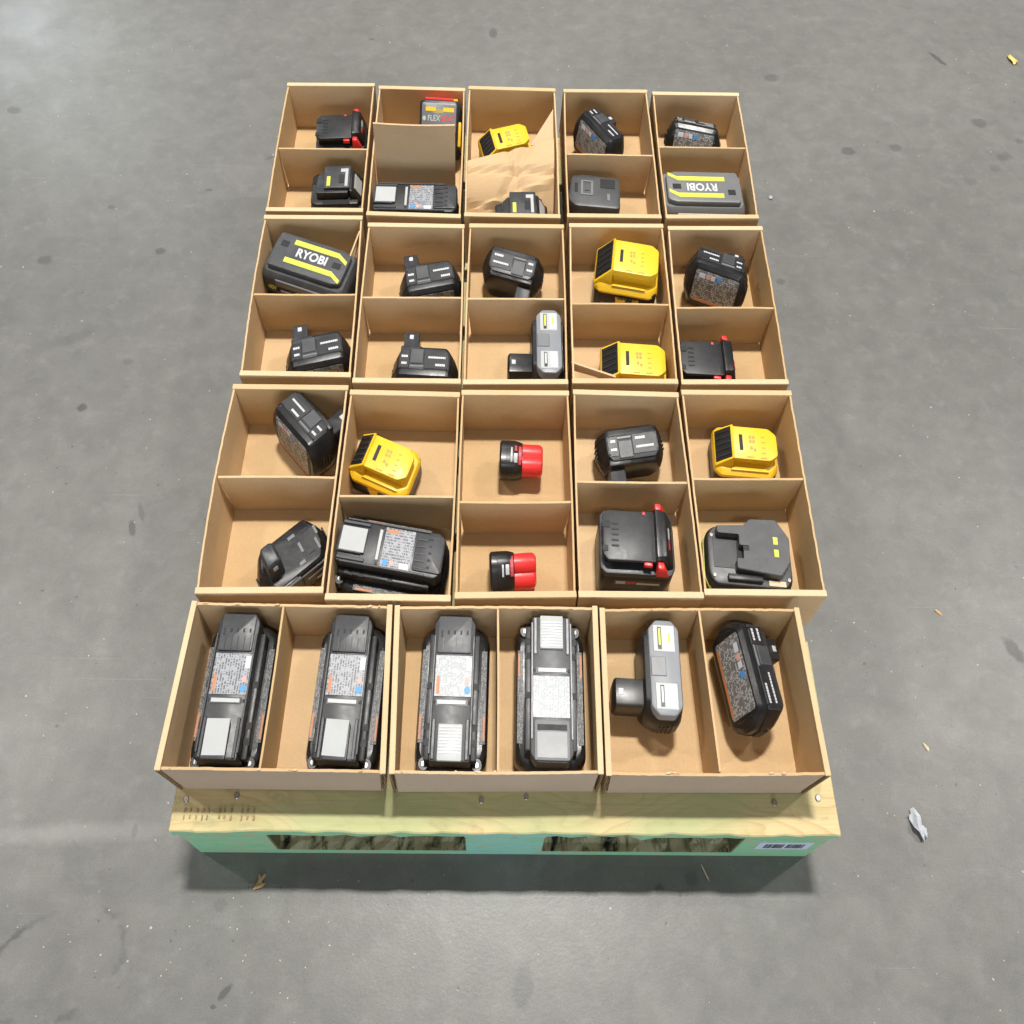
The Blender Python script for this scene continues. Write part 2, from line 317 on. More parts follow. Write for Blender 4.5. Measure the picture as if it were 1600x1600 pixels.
class Thing:
    def __init__(s, name, label, cat, loc=(0, 0, 0), rot=None, group=None):
        s.loc = Vector(loc); s.M = (rot or Matrix.Identity(4)).to_3x3()
        s.root = bpy.data.objects.new(name, None); COL.objects.link(s.root); s.root.empty_display_size = 0.03
        s.root.location = S3 @ s.loc
        s.root['label'] = label; s.root['category'] = cat
        if group: s.root['group'] = group
    def part(s, name, bm, mat, parent=None, smooth=True, label=None, mats=None):
        me = bpy.data.meshes.new(name); K = (S3 @ s.M).to_4x4()
        bmesh.ops.transform(bm, matrix=K, verts=bm.verts)
        bmesh.ops.recalc_face_normals(bm, faces=bm.faces)
        bm.to_mesh(me); bm.free()
        for q in (mats or [mat]): me.materials.append(MATS[q])
        if smooth:
            me.polygons.foreach_set('use_smooth', [True] * len(me.polygons)); me.set_sharp_from_angle(angle=R(32))
        o = bpy.data.objects.new(name, me); COL.objects.link(o); o.parent = parent or s.root
        if label: o['label'] = label
        return o

# ------------------------------------------------------------------ floor
def plain(name, bm, mat, kind):
    me = bpy.data.meshes.new(name); bm.to_mesh(me); bm.free(); me.materials.append(MATS[mat])
    o = bpy.data.objects.new(name, me); COL.objects.link(o); o['kind'] = kind; return o
plain('floor', bm_from([(-14, -10, 0), (14, -10, 0), (14, 22, 0), (-14, 22, 0)], [(0, 1, 2, 3)]), 'polished_concrete', 'structure')

# ------------------------------------------------------------------ pallet
TP = 0.1324; PW, PD = 0.508, 1.219
pal = Thing('wooden_pallet', 'low wooden pallet with green painted front blocks under all the boxes', 'pallet')
def plank(name, x0, x1, y0, y1, z0, z1, mat, seed, r=0.0016, front=None):
    rnd = random.Random(seed)
    bm = rbox(x0, x1, y0, y1, z0, z1); bmesh.ops.subdivide_edges(bm, edges=[e for e in bm.edges if abs(e.verts[0].co.x - e.verts[1].co.x) > .1], cuts=46)
    for v_ in bm.verts:
        if v_.co.y < y0 + .001: v_.co.y += rnd.uniform(-.0014, .0016) + (.0035 * rnd.random() if v_.co.z < z0 + .001 and rnd.random() < .25 else 0)
        v_.co.z += .0009 * math.sin(v_.co.x * 9 + seed)
    bev(bm, r, 1)
    mats = [mat]
    if front:
        mats.append(front); bm.normal_update()
        for f in bm.faces:
            if f.normal.y < -0.8: f.material_index = 1
    return pal.part(name, bm, mat, smooth=False, mats=mats)
p = plank('top_plank', -PW, PW, 0.0, .124, TP - .019, TP, 'pine_wood', 1, front='green_paint')
for x, y in ((-.4893, .0352), (-.4138, .040), (-.0407, .0372), (.0281, .0412), (.4117, .037), (.4807, .0425)):
    pal.part('nail', cyl((x, y), .0043, TP - .004, TP + .0014, 10), 'steel', p)
rs = random.Random(31)
for i in range(13):
    x = -.488 + i * .0085 + rs.uniform(-.001, .001)
    if i in (5, 9): continue
    for k in range(2): pal.part('stamp_mark', rbox(x, x + rs.uniform(.0016, .0034), .012 + k * .008 + rs.uniform(0, .002), .0175 + k * .008, TP + .0004, TP + .0014), 'stamp_ink', p, smooth=False)
ys = [.124 + .022]
while ys[-1] + .095 < PD - .13: ys.append(ys[-1] + .095 + .028)
for i, y in enumerate(ys[:-1]): plank('top_plank', -PW, PW, y, y + .095, TP - .019, TP, 'pine_wood', 11 + i)
plank('top_plank', -PW, PW, PD - .124, PD, TP - .019, TP, 'pine_wood', 30)
for x0, x1 in ((-PW + .002, -.37), (-.067, .061), (.37, PW - .002)):
    bm = rbox(x0, x1, .0035, PD - .004, TP - .038, TP - .0195, .001, 1); mats = ['weathered_wood', 'green_paint']; bm.normal_update()
    for f in bm.faces: f.material_index = 1 if f.normal.y < -.8 else 0
    pal.part('stringer_plank', bm, 'weathered_wood', smooth=False, mats=mats)
    for k, (y0, y1) in enumerate(((.004, .10), (.56, .66), (PD - .10, PD - .004))):
        bm = rbox(x0 + .001, x1 - .001, y0, y1, .0195, TP - .0385, .0015, 1); bm.normal_update()
        for f in bm.faces: f.material_index = 1 if (f.normal.y < -.8 and k == 0) else 0
        blk = pal.part('block', bm, 'weathered_wood', smooth=False, mats=['weathered_wood', 'green_paint'])
        if k == 0 and x0 > .3:
            lb = pal.part('barcode_label', swap_yz(sheet(.402, .488, .045, .079, 0, .0007), .0042), 'barcode_sheet', blk, smooth=False)
            bars = bmesh.new(); xx = .414; rr_ = random.Random(3); parts_ = []
            while xx < .476:
                wd = rr_.choice((.0011, .0018, .0028)); parts_.append(swap_yz(rbox(xx, xx + wd, .052, .071, 0.0007, .0011), .0042)); xx += wd + rr_.choice((.0012, .002, .005 if rr_.random() < .2 else .0014))
            pal.part('barcode', join(*parts_), 'charcoal_plastic', lb, smooth=False)
bm = rbox(-PW + .004, PW - .004, .0046, .125, .0005, .0192)
bmesh.ops.subdivide_edges(bm, edges=[e for e in bm.edges if abs(e.verts[0].co.x - e.verts[1].co.x) > .1], cuts=60)
bmesh.ops.subdivide_edges(bm, edges=[e for e in bm.edges if abs(e.verts[0].co.y - e.verts[1].co.y) > .1], cuts=10)
rnd = random.Random(5)
for v_ in bm.verts:
    if v_.co.z > .01 and .008 < v_.co.y < .12: v_.co.z -= rnd.uniform(0, .005)
bm.normal_update()
for f in bm.faces: f.material_index = 1 if f.normal.y < -.8 else 0
pal.part('bottom_plank', bm, 'torn_wood', smooth=False, mats=['torn_wood', 'green_paint'])
for y0, y1 in ((.56, .66), (PD - .1, PD)): pal.part('bottom_plank', rbox(-PW + .004, PW - .004, y0, y1, .0005, .019, .001, 1), 'weathered_wood', smooth=False)
def lump(sx, sy, sz, seed, n=1):
    bm = bmesh.new(); bmesh.ops.create_icosphere(bm, subdivisions=n, radius=1); rr_ = random.Random(seed)
    for v_ in bm.verts: v_.co = Vector((v_.co.x * sx, v_.co.y * sy, v_.co.z * sz)) * rr_.uniform(.65, 1.2)
    return bm
for x, l in ((-.32, 'pale splinter of wood in the left opening of the pallet front'), (.185, 'broken chunk of brown wood in the right opening of the pallet front')):
    t = Thing('wood_splinter', l, 'wood splinter', (x, .035, .020)); t.part('splinter', xf(lump(.03, .012, .010, 3 if x < 0 else 9), tr(0, 0, .006)), 'pink_wood', smooth=False)

# ------------------------------------------------------------------ boxes
H = 0.0839; ZB = TP + 0.0008
def wall_bm(p0, p1, q0, q1, inw, t0, t1, n=10, bow=0.0, jag=0.0, rnd=None, edge_mat=False, drop=0.0):
    # outer face from p0-p1 (bottom) to q0-q1 (top); solid between offsets t0..t1 inward
    V = []; F = []
    for i in range(n + 1):
        s = i / n; b_ = Vector(p0).lerp(Vector(p1), s); q = Vector(q0).lerp(Vector(q1), s)
        q = q - inw * bow * math.sin(math.pi * s); mid = b_.lerp(q, .5) - inw * bow * .35 * math.sin(math.pi * s)
        q.z -= drop + (rnd.uniform(0, jag) if jag else 0)
        for pt in (b_, mid, q): V += [pt + inw * t0, pt + inw * t1]
    for i in range(n):
        a = i * 6; c_ = a + 6
        F += [(a, c_, c_ + 2, a + 2), (a + 2, c_ + 2, c_ + 4, a + 4), (a + 1, a + 3, c_ + 3, c_ + 1), (a + 3, a + 5, c_ + 5, c_ + 3), (a + 4, c_ + 4, c_ + 5, a + 5), (a, a + 1, c_ + 1, c_)]
    e = n * 6; F += [(0, 2, 3, 1), (2, 4, 5, 3), (e, e + 1, e + 3, e + 2), (e + 2, e + 3, e + 5, e + 4)]
    bm = bm_from(V, F)
    if edge_mat:
        bm.faces.ensure_lookup_table()
        for f in bm.faces[-4:]: f.material_index = 1
    return bm
def carton(label, rim, base, long_axis, div, seed, bows=(0, 0), flap=False):
    rnd = random.Random(seed); bx, by, ba = base; W, L = (.1965, .3135)
    hw, hl = (W / 2, L / 2) if long_axis == 'y' else (L / 2, W / 2)
    ca, sa = math.cos(ba), math.sin(ba)
    t = Thing('cardboard_box', label, 'cardboard box', (bx, by, ZB), group='open cardboard boxes on the pallet')
    bc = [Vector((dx * ca - dy * sa, dx * sa + dy * ca, 0)) for dx, dy in ((-hw, -hl), (hw, -hl), (hw, hl), (-hw, hl))]
    rc = [Vector((x - bx, y - by, H + rnd.uniform(-.0012, .0012))) for x, y in rim]     # fl fr br bl
    ctr_b = sum(bc, Vector()) / 4
    up3 = Vector((0, 0, .0032))
    t.part('base', hexa([c * .975 + up3 * .1 for c in bc], [c * .975 + up3 for c in bc]), 'kraft_board', smooth=False)
    sides = [(0, 1), (1, 2), (2, 3), (3, 0)]   # front, right, back, left
    mid = sum(rc, Vector()) / 4
    for k, (i, j) in enumerate(sides):
        d = (rc[j] - rc[i]); d.z = 0; d.normalize(); inw = Vector((-d.y, d.x, 0))
        ends = (k in (0, 2)) if long_axis == 'y' else (k in (1, 3))
        nmz = ('front_wall', 'side_wall', 'back_wall', 'side_wall')[k]
        if ends:   # short end: board rolled over into two layers under a folded top
            o_ = wall_bm(bc[i], bc[j], rc[i], rc[j], inw, 0.0, .0030, 8, 0, 0, rnd, True, .002)
            i_ = wall_bm(bc[i] + d * .004, bc[j] - d * .004, rc[i] + d * .003, rc[j] - d * .003, inw, .0050, .0078, 8, 0, 0, rnd, True, .002)
            tz = Vector((0, 0, .0026)); bt = rc[i] - tz; bu = rc[j] - tz
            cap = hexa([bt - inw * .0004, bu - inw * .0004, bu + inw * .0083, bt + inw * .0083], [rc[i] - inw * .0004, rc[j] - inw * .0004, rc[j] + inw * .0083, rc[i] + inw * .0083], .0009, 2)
            for f in cap.faces: f.material_index = 2  # fold top coloured paler, standing in for light caught on the rim
            t.part(nmz, join(o_, i_, cap), 'kraft_board', smooth=False, mats=['kraft_board', 'corrugated_cut', 'kraft_fibre_lit_fold'])
        else:
            bw = bows[0] if k in (3, 0) else bows[1]
            g = .0076
            bm = wall_bm(bc[i] + d * g, bc[j] - d * g, rc[i] + d * g, rc[j] - d * g, inw, .0014, .0046, 40, bw, .0017, rnd, True, .0012)
            mats = ['kraft_board', 'corrugated_cut']
            if long_axis == 'x' and k == 0:
                bm.normal_update(); mats.append('kraft_front_shade')
                for f in bm.faces:
                    if f.normal.y < -.5: f.material_index = 2  # face turned from the lamp gets its cool shade as colour
            wl = t.part(nmz, bm, 'kraft_board', smooth=False, mats=mats)
            if long_axis == 'x':
                for q in range(5):
                    pt = rc[i].lerp(rc[j], rnd.uniform(.04, .96)) + inw * .003
                    t.part('torn_fibre', xf(lump(rnd.uniform(.002, .006), rnd.uniform(.0010, .0018), .0010, seed * 10 + q), tr(pt.x, pt.y, H - .0014) @ rotz(rnd.uniform(-12, 12))), 'kraft_fibre_lit_fold', wl, smooth=False)
    # divider with its ends in the long walls
    if div is None: return t
    (ax, ay), (cx, cy) = div
    a = Vector((ax - bx, ay - by, 0)); c_ = Vector((cx - bx, cy - by, 0)); d = (c_ - a).normalized()
    inw = Vector((-d.y, d.x, 0)); topz = Vector((0, 0, H - .0035)); botz = Vector((0, 0, .0034))
    a2 = a + d * .0015; c2 = c_ - d * .0015
    sh = .93
    t.part('divider', wall_bm(Vector((a2.x * sh, a2.y, 0)) + botz if long_axis == 'y' else Vector((a2.x, a2.y * sh, 0)) + botz, Vector((c2.x * sh, c2.y, 0)) + botz if long_axis == 'y' else Vector((c2.x, c2.y * sh, 0)) + botz, a2 + topz, c2 + topz, inw, -.0016, .0016, 12, rnd.uniform(-.001, .001), .0005, rnd), 'kraft_board', smooth=False)
    if flap:
        e0 = bc[0].lerp(bc[3], .02); e1 = bc[1].lerp(bc[2], .02); f1 = bc[1].lerp(bc[2], .13); f0 = bc[0].lerp(bc[3], .13); z = Vector((0, 0, .0036)); z1 = Vector((0, 0, .0056))
        k_ = .94
        t.part('floor_flap', hexa([Vector((q.x * k_, q.y, 0)) + z for q in (e0, e1, f1, f0)], [Vector((q.x * k_, q.y, 0)) + z1 for q in (e0, e1, f1, f0)]), 'kraft_board', smooth=False)
    # raw corrugated slot where the divider tab shows through the wall
    return t
BX = {
 'A1': ((-.4105, 1.0759, .0178), [(-.5073, .9151), (-.3066, .917), (-.3141, 1.2385), (-.5145, 1.2342)], 'y', ((-.5085, 1.0665), (-.3105, 1.0692))),
 'A2': ((-.2032, 1.0699, .006), [(-.2993, .91), (-.1037, .909), (-.1058, 1.2306), (-.3046, 1.2317)], 'y', None),
 'A3': ((.0026, 1.0748, .0022), [(-.0972, .9134), (.1034, .9125), (.1028, 1.2387), (-.0987, 1.2379)], 'y', None),
 'A4': ((.2168, 1.0764, .0003), [(.1168, .9142), (.3149, .9175), (.3156, 1.2398), (.1205, 1.2356)], 'y', ((.1195, 1.0695), (.3145, 1.0701))),
 'A5': ((.4244, 1.0777, -.0106), [(.3228, .9162), (.5197, .9209), (.529, 1.2372), (.3272, 1.2365)], 'y', ((.3262, 1.0929), (.5235, 1.0946))),
 'B1': ((-.3998, .7463, .0285), [(-.4949, .5868), (-.2926, .5881), (-.3055, .907), (-.5072, .9036)], 'y', ((-.5005, .7415), (-.3005, .7449))),
 'B2': ((-.1921, .7363, .0116), [(-.2891, .578), (-.0909, .5792), (-.0953, .8949), (-.2934, .8916)], 'y', ((-.2905, .7395), (-.0940, .7427))),
 'B3': ((.0104, .7388, -.0013), [(-.0874, .5793), (.1062, .5826), (.1095, .8968), (-.086, .8951)], 'y', ((-.0860, .7410), (.1072, .7443))),
 'B4': ((.2145, .7441, -.0114), [(.1133, .585), (.3096, .5861), (.316, .9031), (.1203, .9014)], 'y', ((.1172, .7355), (.3122, .737))),
 'B5': ((.4196, .7454, -.0138), [(.3155, .5862), (.5158, .5897), (.5233, .9037), (.325, .9005)], 'y', ((.3205, .7308), (.5192, .7348))),
 'C1': ((-.3985, .4143, .0071), [(-.4989, .2542), (-.2969, .2581), (-.2942, .5724), (-.5035, .5721)], 'y', ((-.5005, .4225), (-.2965, .4243))),
 'C2': ((-.1927, .4071, -.006), [(-.2936, .2489), (-.0944, .2493), (-.0915, .5636), (-.2911, .5657)], 'y', ((-.2920, .3963), (-.0935, .3979))),
 'C3': ((.0087, .4124, .0055), [(-.0885, .2528), (.1064, .2566), (.1068, .5703), (-.0894, .5681)], 'y', ((-.0885, .3903), (.1062, .3929))),
 'C4': ((.2106, .415, -.0041), [(.1095, .2574), (.3109, .257), (.3077, .5704), (.114, .5738)], 'y', ((.1118, .4242), (.3095, .425))),
 'C5': ((.4135, .4199, -.0055), [(.3126, .2622), (.5117, .2626), (.5169, .5773), (.3131, .5761)], 'y', ((.3132, .431), (.5138, .4338))),
 'D1': ((-.3433, .1437, -.0018), [(-.5072, .0438), (-.1784, .0425), (-.1862, .2441), (-.501, .2458)], 'x', ((-.3575, .2425), (-.3592, .0455))),
 'D2': ((-.0196, .1434, .0084), [(-.1728, .0418), (.1355, .0438), (.1385, .245), (-.1821, .2433)], 'x', ((-.0191, .2421), (-.0168, .0455))),
 'D3': ((.3018, .1441, .0053), [(.1395, .0425), (.4668, .0446), (.4616, .2467), (.1424, .2434)], 'x', ((.3016, .2430), (.3064, .0471))),
}
BL = {
 'A1': 'box at the far left corner of the pallet, two black batteries inside', 'A2': 'far row box, second from left, with a smooth cardboard sheet leaning in it',
 'A3': 'far row box in the middle with a creased cardboard sheet laid over its divider', 'A4': 'far row box, fourth from left, with a tilted label-up battery and a plain charcoal one',
 'A5': 'box at the far right corner of the pallet with a lime striped battery', 'B1': 'second row from the back, leftmost box, with a tilted lime striped battery',
 'B2': 'second row from the back, box with two post batteries pointing away', 'B3': 'second row from the back, middle box, with a silver grey battery on end',
 'B4': 'second row from the back, box with two yellow batteries', 'B5': 'second row from the back, rightmost box, post battery above a black and red one',
 'C1': 'third row from the back, leftmost box, post battery lying flat in front', 'C2': 'third row box with a yellow battery behind a long black pack',
 'C3': 'middle box holding the two small red batteries', 'C4': 'third row box with a post battery behind a large black and red battery',
 'C5': 'third row from the back, rightmost box, yellow battery above a grey one', 'D1': 'front row box on the left, turned sideways, two long black packs with white latches',
 'D2': 'front row box in the middle, two long packs lying opposite ways round', 'D3': 'front row box on the right with a silver grey battery and a black post battery'}
BOW = {'A1': (.002, 0), 'B1': (.003, .001), 'C1': (.005, .0), 'C5': (.0, .0), 'D1': (0, 0)}
for n_, (k, (bs, rm, ax, dv)) in enumerate(BX.items()):
    carton(BL[k], rm, bs, ax, dv, 100 + n_, BOW.get(k, (.0014, .0014)), flap=(ax == 'x'))
FZ = ZB + .0036     # top of a box floor

# ------------------------------------------------------------------ batteries
def marks(t, parent, rects, z, mat='white_print', name='print_mark', th=.0006):
    for (x0, x1, y0, y1) in rects: t.part(name, rbox(x0, x1, y0, y1, z, z + th), mat, parent, smooth=False)

def yellow_pack(loc, yaw_, label, L=.116, h=.058, W=.080, front=False, cb=.47):
    t = Thing('yellow_battery', label, 'battery', (*loc, FZ), rotz(yaw_), 'yellow slide batteries')
    a = L / 2; b_ = W / 2
    t.part('lower_shell', slab(rrect(-a + .003, a - .002, -b_ + .003, b_ - .003, .010), 0, h * max(.52, cb + .1), .003), 'black_plastic')
    o = outline([(-a, -b_ + .010), (-a + .012, -b_), (a - .014, -b_), (a, -b_ + .012), (a, b_ - .012), (a - .014, b_), (-a + .012, b_), (-a, b_ - .010)], .004, 2)
    cov = loft([(inset(o, .002), h * cb), (o, h * (cb + .04)), (o, h * .60), (inset(o, .001, .004), h * .66), (inset(o, .003, .008), h * .70)])
    cv = t.part('cover', cov, 'yellow_plastic')
    # toothed skirt of the cover down the near and far flank
    for s in (-1, 1):
        for x0, x1 in ((-.018, .004), (.016, .030)):
            y0, y1 = (-b_ - .0006, -b_ + .006) if s < 0 else (b_ - .006, b_ + .0006)
            t.part('cover_tab', hexa([(x0 + .006, y0, h * .12), (x1 - .006, y0, h * .12), (x1 - .006, y1, h * .12), (x0 + .006, y1, h * .12)], [(x0, y0, h * .48), (x1, y0, h * .48), (x1, y1, h * .48), (x0, y1, h * .48)], .001, 1), 'yellow_plastic', cv)
    yi = b_ - .013
    t.part('rail_neck', slab(rrect(-a * .44, a - .010, -yi + .004, yi - .004, .004), h * .66, h * .90, .001), 'yellow_plastic')
    tp = t.part('top_plate', slab(outline([(-a * .48, -yi), (a - .020, -yi), (a - .006, -yi + .010), (a - .006, yi - .010), (a - .020, yi), (-a * .48, yi)], [.002, .004, .004, .004, .004, .002], 3), h * .86, h, .0014), 'yellow_plastic')
    # latch tower: sloped frame with the black thumb recess
    x0, x1, y1 = -a + .001, -a * .44, yi + .004
    zt, zl = h + .0035, h * .60
    fr = t.part('latch_tower', hexa([(x0 - .001, -y1, h * .58), (x1, -y1, h * .58), (x1, y1, h * .58), (x0 - .001, y1, h * .58)], [(x0, -y1 + .001, zl + .006), (x1 - .001, -y1 + .003, zt), (x1 - .001, y1 - .003, zt), (x0, y1 - .001, zl + .006)], .0018, 2), 'yellow_plastic')
    ang = math.degrees(math.atan2(zt - zl - .006, x1 - .001 - x0)); ln = math.hypot(zt - zl - .006, x1 - x0)
    K = tr(x0, 0, zl + .006) @ roty(-ang)
    wd = y1 - .0055
    rc_ = t.part('thumb_recess', xf(rbox(.002, ln - .006, -wd, wd, -.002, .0010, .0006, 1), K), 'cavity_black', fr)
    for i in range(5):
        yy = -wd + .006 + i * (2 * wd - .012) / 4
        t.part('rib', xf(rbox(.004, ln - .008, yy - .0016, yy + .0016, .0008, .0022, .0006, 1), K), 'charcoal_plastic', rc_)
    t.part('slot', rbox(-a * .28, -a * .28 + .0062, -.013, .013, h - .0004, h + .0005), 'cavity_black', tp, smooth=False)
    for x, y in ((.004, .010), (.010, .010), (.004, .003), (.010, .003), (.005, -.008), (.011, -.011)):
        t.part('embossed_mark', rbox(x - .0022, x + .0022, y - .0024, y + .0024, h - .0002, h + .0004), 'amber_print', tp, smooth=False)
    for i in range(4):
        t.part('embossed_mark', rbox(.024, .030, -.016 + i * .009, -.0145 + i * .009, h - .0002, h + .0004), 'amber_print', tp, smooth=False)
    for x, y in ((-.004, -yi + .003), (.02, -yi + .003)):
        t.part('embossed_mark', rbox(x, x + .012, y, y + .0015, h - .0002, h + .0004), 'amber_print', tp, smooth=False)
    for s in (-1, 1):   # flank ridge
        t.part('side_ridge', xf(slab(outline([(-.030, -.0025), (-.022, .003), (.034, .003), (.040, -.0025)], .001, 1), 0, .002, .0006), tr(0, s * (b_ - .0075), h * .695)), 'yellow_plastic', cv)
    if front:
        t.part('print_mark', swap_yz(xf(text_bm('DEWALT', .0095, .0004, bold=.0002), tr(.006, h * .50, 0)), -b_ - .0004), 'charcoal_plastic', cv, smooth=False)
        t.part('print_mark', swap_yz(xf(text_bm('XR', .013, .0004, bold=.0003), tr(.044, h * .22, 0)), -b_ + .0022), 'white_print', smooth=False)
        t.part('print_mark', swap_yz(xf(text_bm('MAX', .009, .0004), tr(-.036, h * .27, 0)), -b_ + .0022), 'pale_grey_plastic', smooth=False)
        for s in (-1, 1):
            t.part('cross_stripe', xf(rbox(-.018, .018, -b_ + .0012, -b_ + .004, -.003, .003), tr(.012, 0, h * .24) @ roty(s * 32)), 'yellow_plastic', smooth=False)
    return t

def red_latch_pack(loc, yaw_, label, L=.114, h=.060, W=.080, side_print=False):
    t = Thing('black_red_battery', label, 'battery', (*loc, FZ), rotz(yaw_), 'black slide batteries with red latches')
    a = L / 2; b_ = W / 2; hb = h - .026
    sh = t.part('lower_shell', slab(outline([(-a + .004, -b_), (a - .012, -b_), (a, -b_ + .014), (a, b_ - .014), (a - .012, b_), (-a + .004, b_), (-a, b_ - .008), (-a, -b_ + .008)], .005, 3), 0, hb, .004), 'black_plastic')
    t.part('skirt', slab(outline([(-a - .001, -b_ + .007), (-a + .008, -b_ - .001), (a - .010, -b_ - .001), (a - .003, -b_ + .010), (a - .003, b_ - .010), (a - .010, b_ + .001), (-a + .008, b_ + .001), (-a - .001, b_ - .007)], .002, 2), hb - .004, hb + .006, .0018), 'slate_plastic')
    yi = b_ - .009
    t.part('rail_neck', slab(rrect(-a + .006, .026, -yi + .006, yi - .006, .003), hb + .004, h - .007, .001), 'cavity_black')
    dk = t.part('rail_deck', slab(outline([(-a + .002, -yi + .008), (-a + .010, -yi), (.026, -yi), (.026, yi), (-a + .010, yi), (-a + .002, yi - .008)], .002, 2), h - .009, h - .003, .0012), 'charcoal_plastic')
    for i in range(5):
        y = -.016 + i * .008
        t.part('terminal_slot', rbox(-a + .016, -a + .028, y - .0013, y + .0013, h - .0034, h - .0024), 'cavity_black', dk, smooth=False)
    t.part('terminal_slot', rbox(-a + .001, -a + .014, .010, .020, h - .0034, h - .0022), 'cavity_black', dk, smooth=False)
    t.part('terminal_slot', rbox(-a + .001, -a + .010, -.024, -.016, h - .0034, h - .0022), 'cavity_black', dk, smooth=False)
    x0 = .024
    hump = hexa([(x0, -b_ + .001, hb), (a - .002, -b_ + .008, hb), (a - .002, b_ - .008, hb), (x0, b_ - .001, hb)], [(x0 + .001, -yi, h + .006), (x0 + .020, -yi + .003, h + .004), (x0 + .020, yi - .003, h + .004), (x0 + .001, yi, h + .006)], .003, 3)
    hp = t.part('latch_bar', hump, 'black_plastic')
    K = tr(x0 + .0205, 0, h + .0035) @ roty(math.degrees(math.atan2(h + .004 - hb, a - .002 - x0 - .020)))
    for y0, y1, m_ in ((-.004, .012, 'pale_grey_plastic'), (-.018, -.006, 'red_print')):
        t.part('print_mark', xf(rbox(.006, .011, y0, y1, -.0004, .0009), K), m_, hp, smooth=False)
    for s in (-1, 1):
        bm = hexa([(x0 + .003, -.0045, -.010), (x0 + .024, -.0045, -.010), (x0 + .022, .006, -.010), (x0 + .003, .006, -.010)], [(x0 + .004, -.0025, .009), (x0 + .013, -.0025, .0085), (x0 + .013, .006, .0085), (x0 + .004, .006, .009)], .0014, 2)
        xf(bm, tr(x0 + .010, 0, 0) @ Matrix.Diagonal((1.08, 1.1, 1.0, 1)) @ tr(-x0 - .010, 0, 0))
        if s > 0: xf(bm, Matrix.Diagonal((1, -1, 1, 1)))
        t.part('red_latch', xf(bm, tr(0, s * (b_ - .001), h - .009)), 'red_plastic')
    t.part('red_tab', slab(outline([(.006, -yi - .004), (.020, -yi - .005), (.020, -yi + .002), (.006, -yi + .002)], .0015, 2), h - .012, h - .0055, .001), 'red_plastic')
    t.part('red_tab', slab(rrect(.006, .011, yi - .006, yi - .001, .001), h - .004, h - .0022, .0004), 'red_print')
    if side_print:
        g = t.part('side_strip', swap_yz(rbox(-a + .024, .040, .034, .0455, 0, .0006), -b_ + .0004), 'slate_plastic', sh, smooth=False)
        for x0_, x1_, m_ in ((-a + .028, -a + .044, 'pale_grey_plastic'), (-a + .046, -.002, 'red_print'), (0, .038, 'pale_grey_plastic')):
            t.part('print_mark', swap_yz(rbox(x0_, x1_, .0365 if m_ != 'red_print' else .038, .043 if x1_ < 0 else .0405, .0006, .0010), -b_ + .0004), m_, g, smooth=False)
    return t

def yellow_key_pack(loc, yaw_, label, h=.066, L=.116, W=.080):
    t = Thing('black_battery', label, 'battery', (*loc, FZ), rotz(yaw_), 'black slide batteries with a yellow key')
    a = L / 2; b_ = W / 2
    t.part('lower_shell', slab(outline([(-a, -b_ + .006), (-a + .008, -b_), (a - .006, -b_), (a, -b_ + .008), (a, b_ - .008), (a - .006, b_), (-a + .008, b_), (-a, b_ - .006)], .003, 2), 0, h * .55, .003), 'black_plastic')
    t.part('upper_shell', slab(outline([(-a + .002, -b_ + .010), (-a + .012, -b_ + .003), (a - .012, -b_ + .003), (a - .012, b_ - .003), (-a + .012, b_ - .003), (-a + .002, b_ - .010)], .003, 2), h * .5, h * .72, .002), 'charcoal_plastic')
    dk = t.part('rail_deck', slab(outline([(-a + .016, -.026), (.026, -.026), (.026, .026), (-a + .028, .026), (-a + .016, .014)], .003, 2), h * .70, h * .92, .0015), 'charcoal_plastic')
    t.part('rail_cap', slab(rrect(-a + .032, .030, -.020, .032, .002), h * .90, h, .0012), 'slate_plastic')
    t.part('yellow_key', rbox(-.020, -.012, -.017, .006, h - .001, h + .0012, .0006, 1), 'lime_plastic')
    t.part('socket', rbox(.006, .017, -.010, .010, h - .0005, h + .0005), 'cavity_black', dk, smooth=False)
    t.part('white_bracket', join(rbox(.019, .025, -.018, .024, h - .001, h + .001), rbox(.009, .0192, .016, .0238, h - .001, h + .0009)), 'pale_grey_plastic', smooth=False)
    t.part('end_slope', hexa([(.030, -.030, h * .5), (a - .001, -.030, h * .5), (a - .001, .030, h * .5), (.030, .030, h * .5)], [(.029, -.026, h * .98), (.036, -.026, h * .95), (.036, .026, h * .95), (.029, .026, h * .98)], .002, 2), 'black_plastic')
    ang = math.degrees(math.atan2(h * .45, a - .037))
    t.part('white_sticker', xf(rbox(.003, .024, -.016, .018, -.0002, .0012), tr(.0365, 0, h * .95) @ roty(ang)), 'pale_grey_plastic', smooth=False)
    t.part('side_groove', rbox(-.030, .028, -b_ + .001, -b_ + .010, h * .70, h * .735), 'cavity_black', smooth=False)
    return t

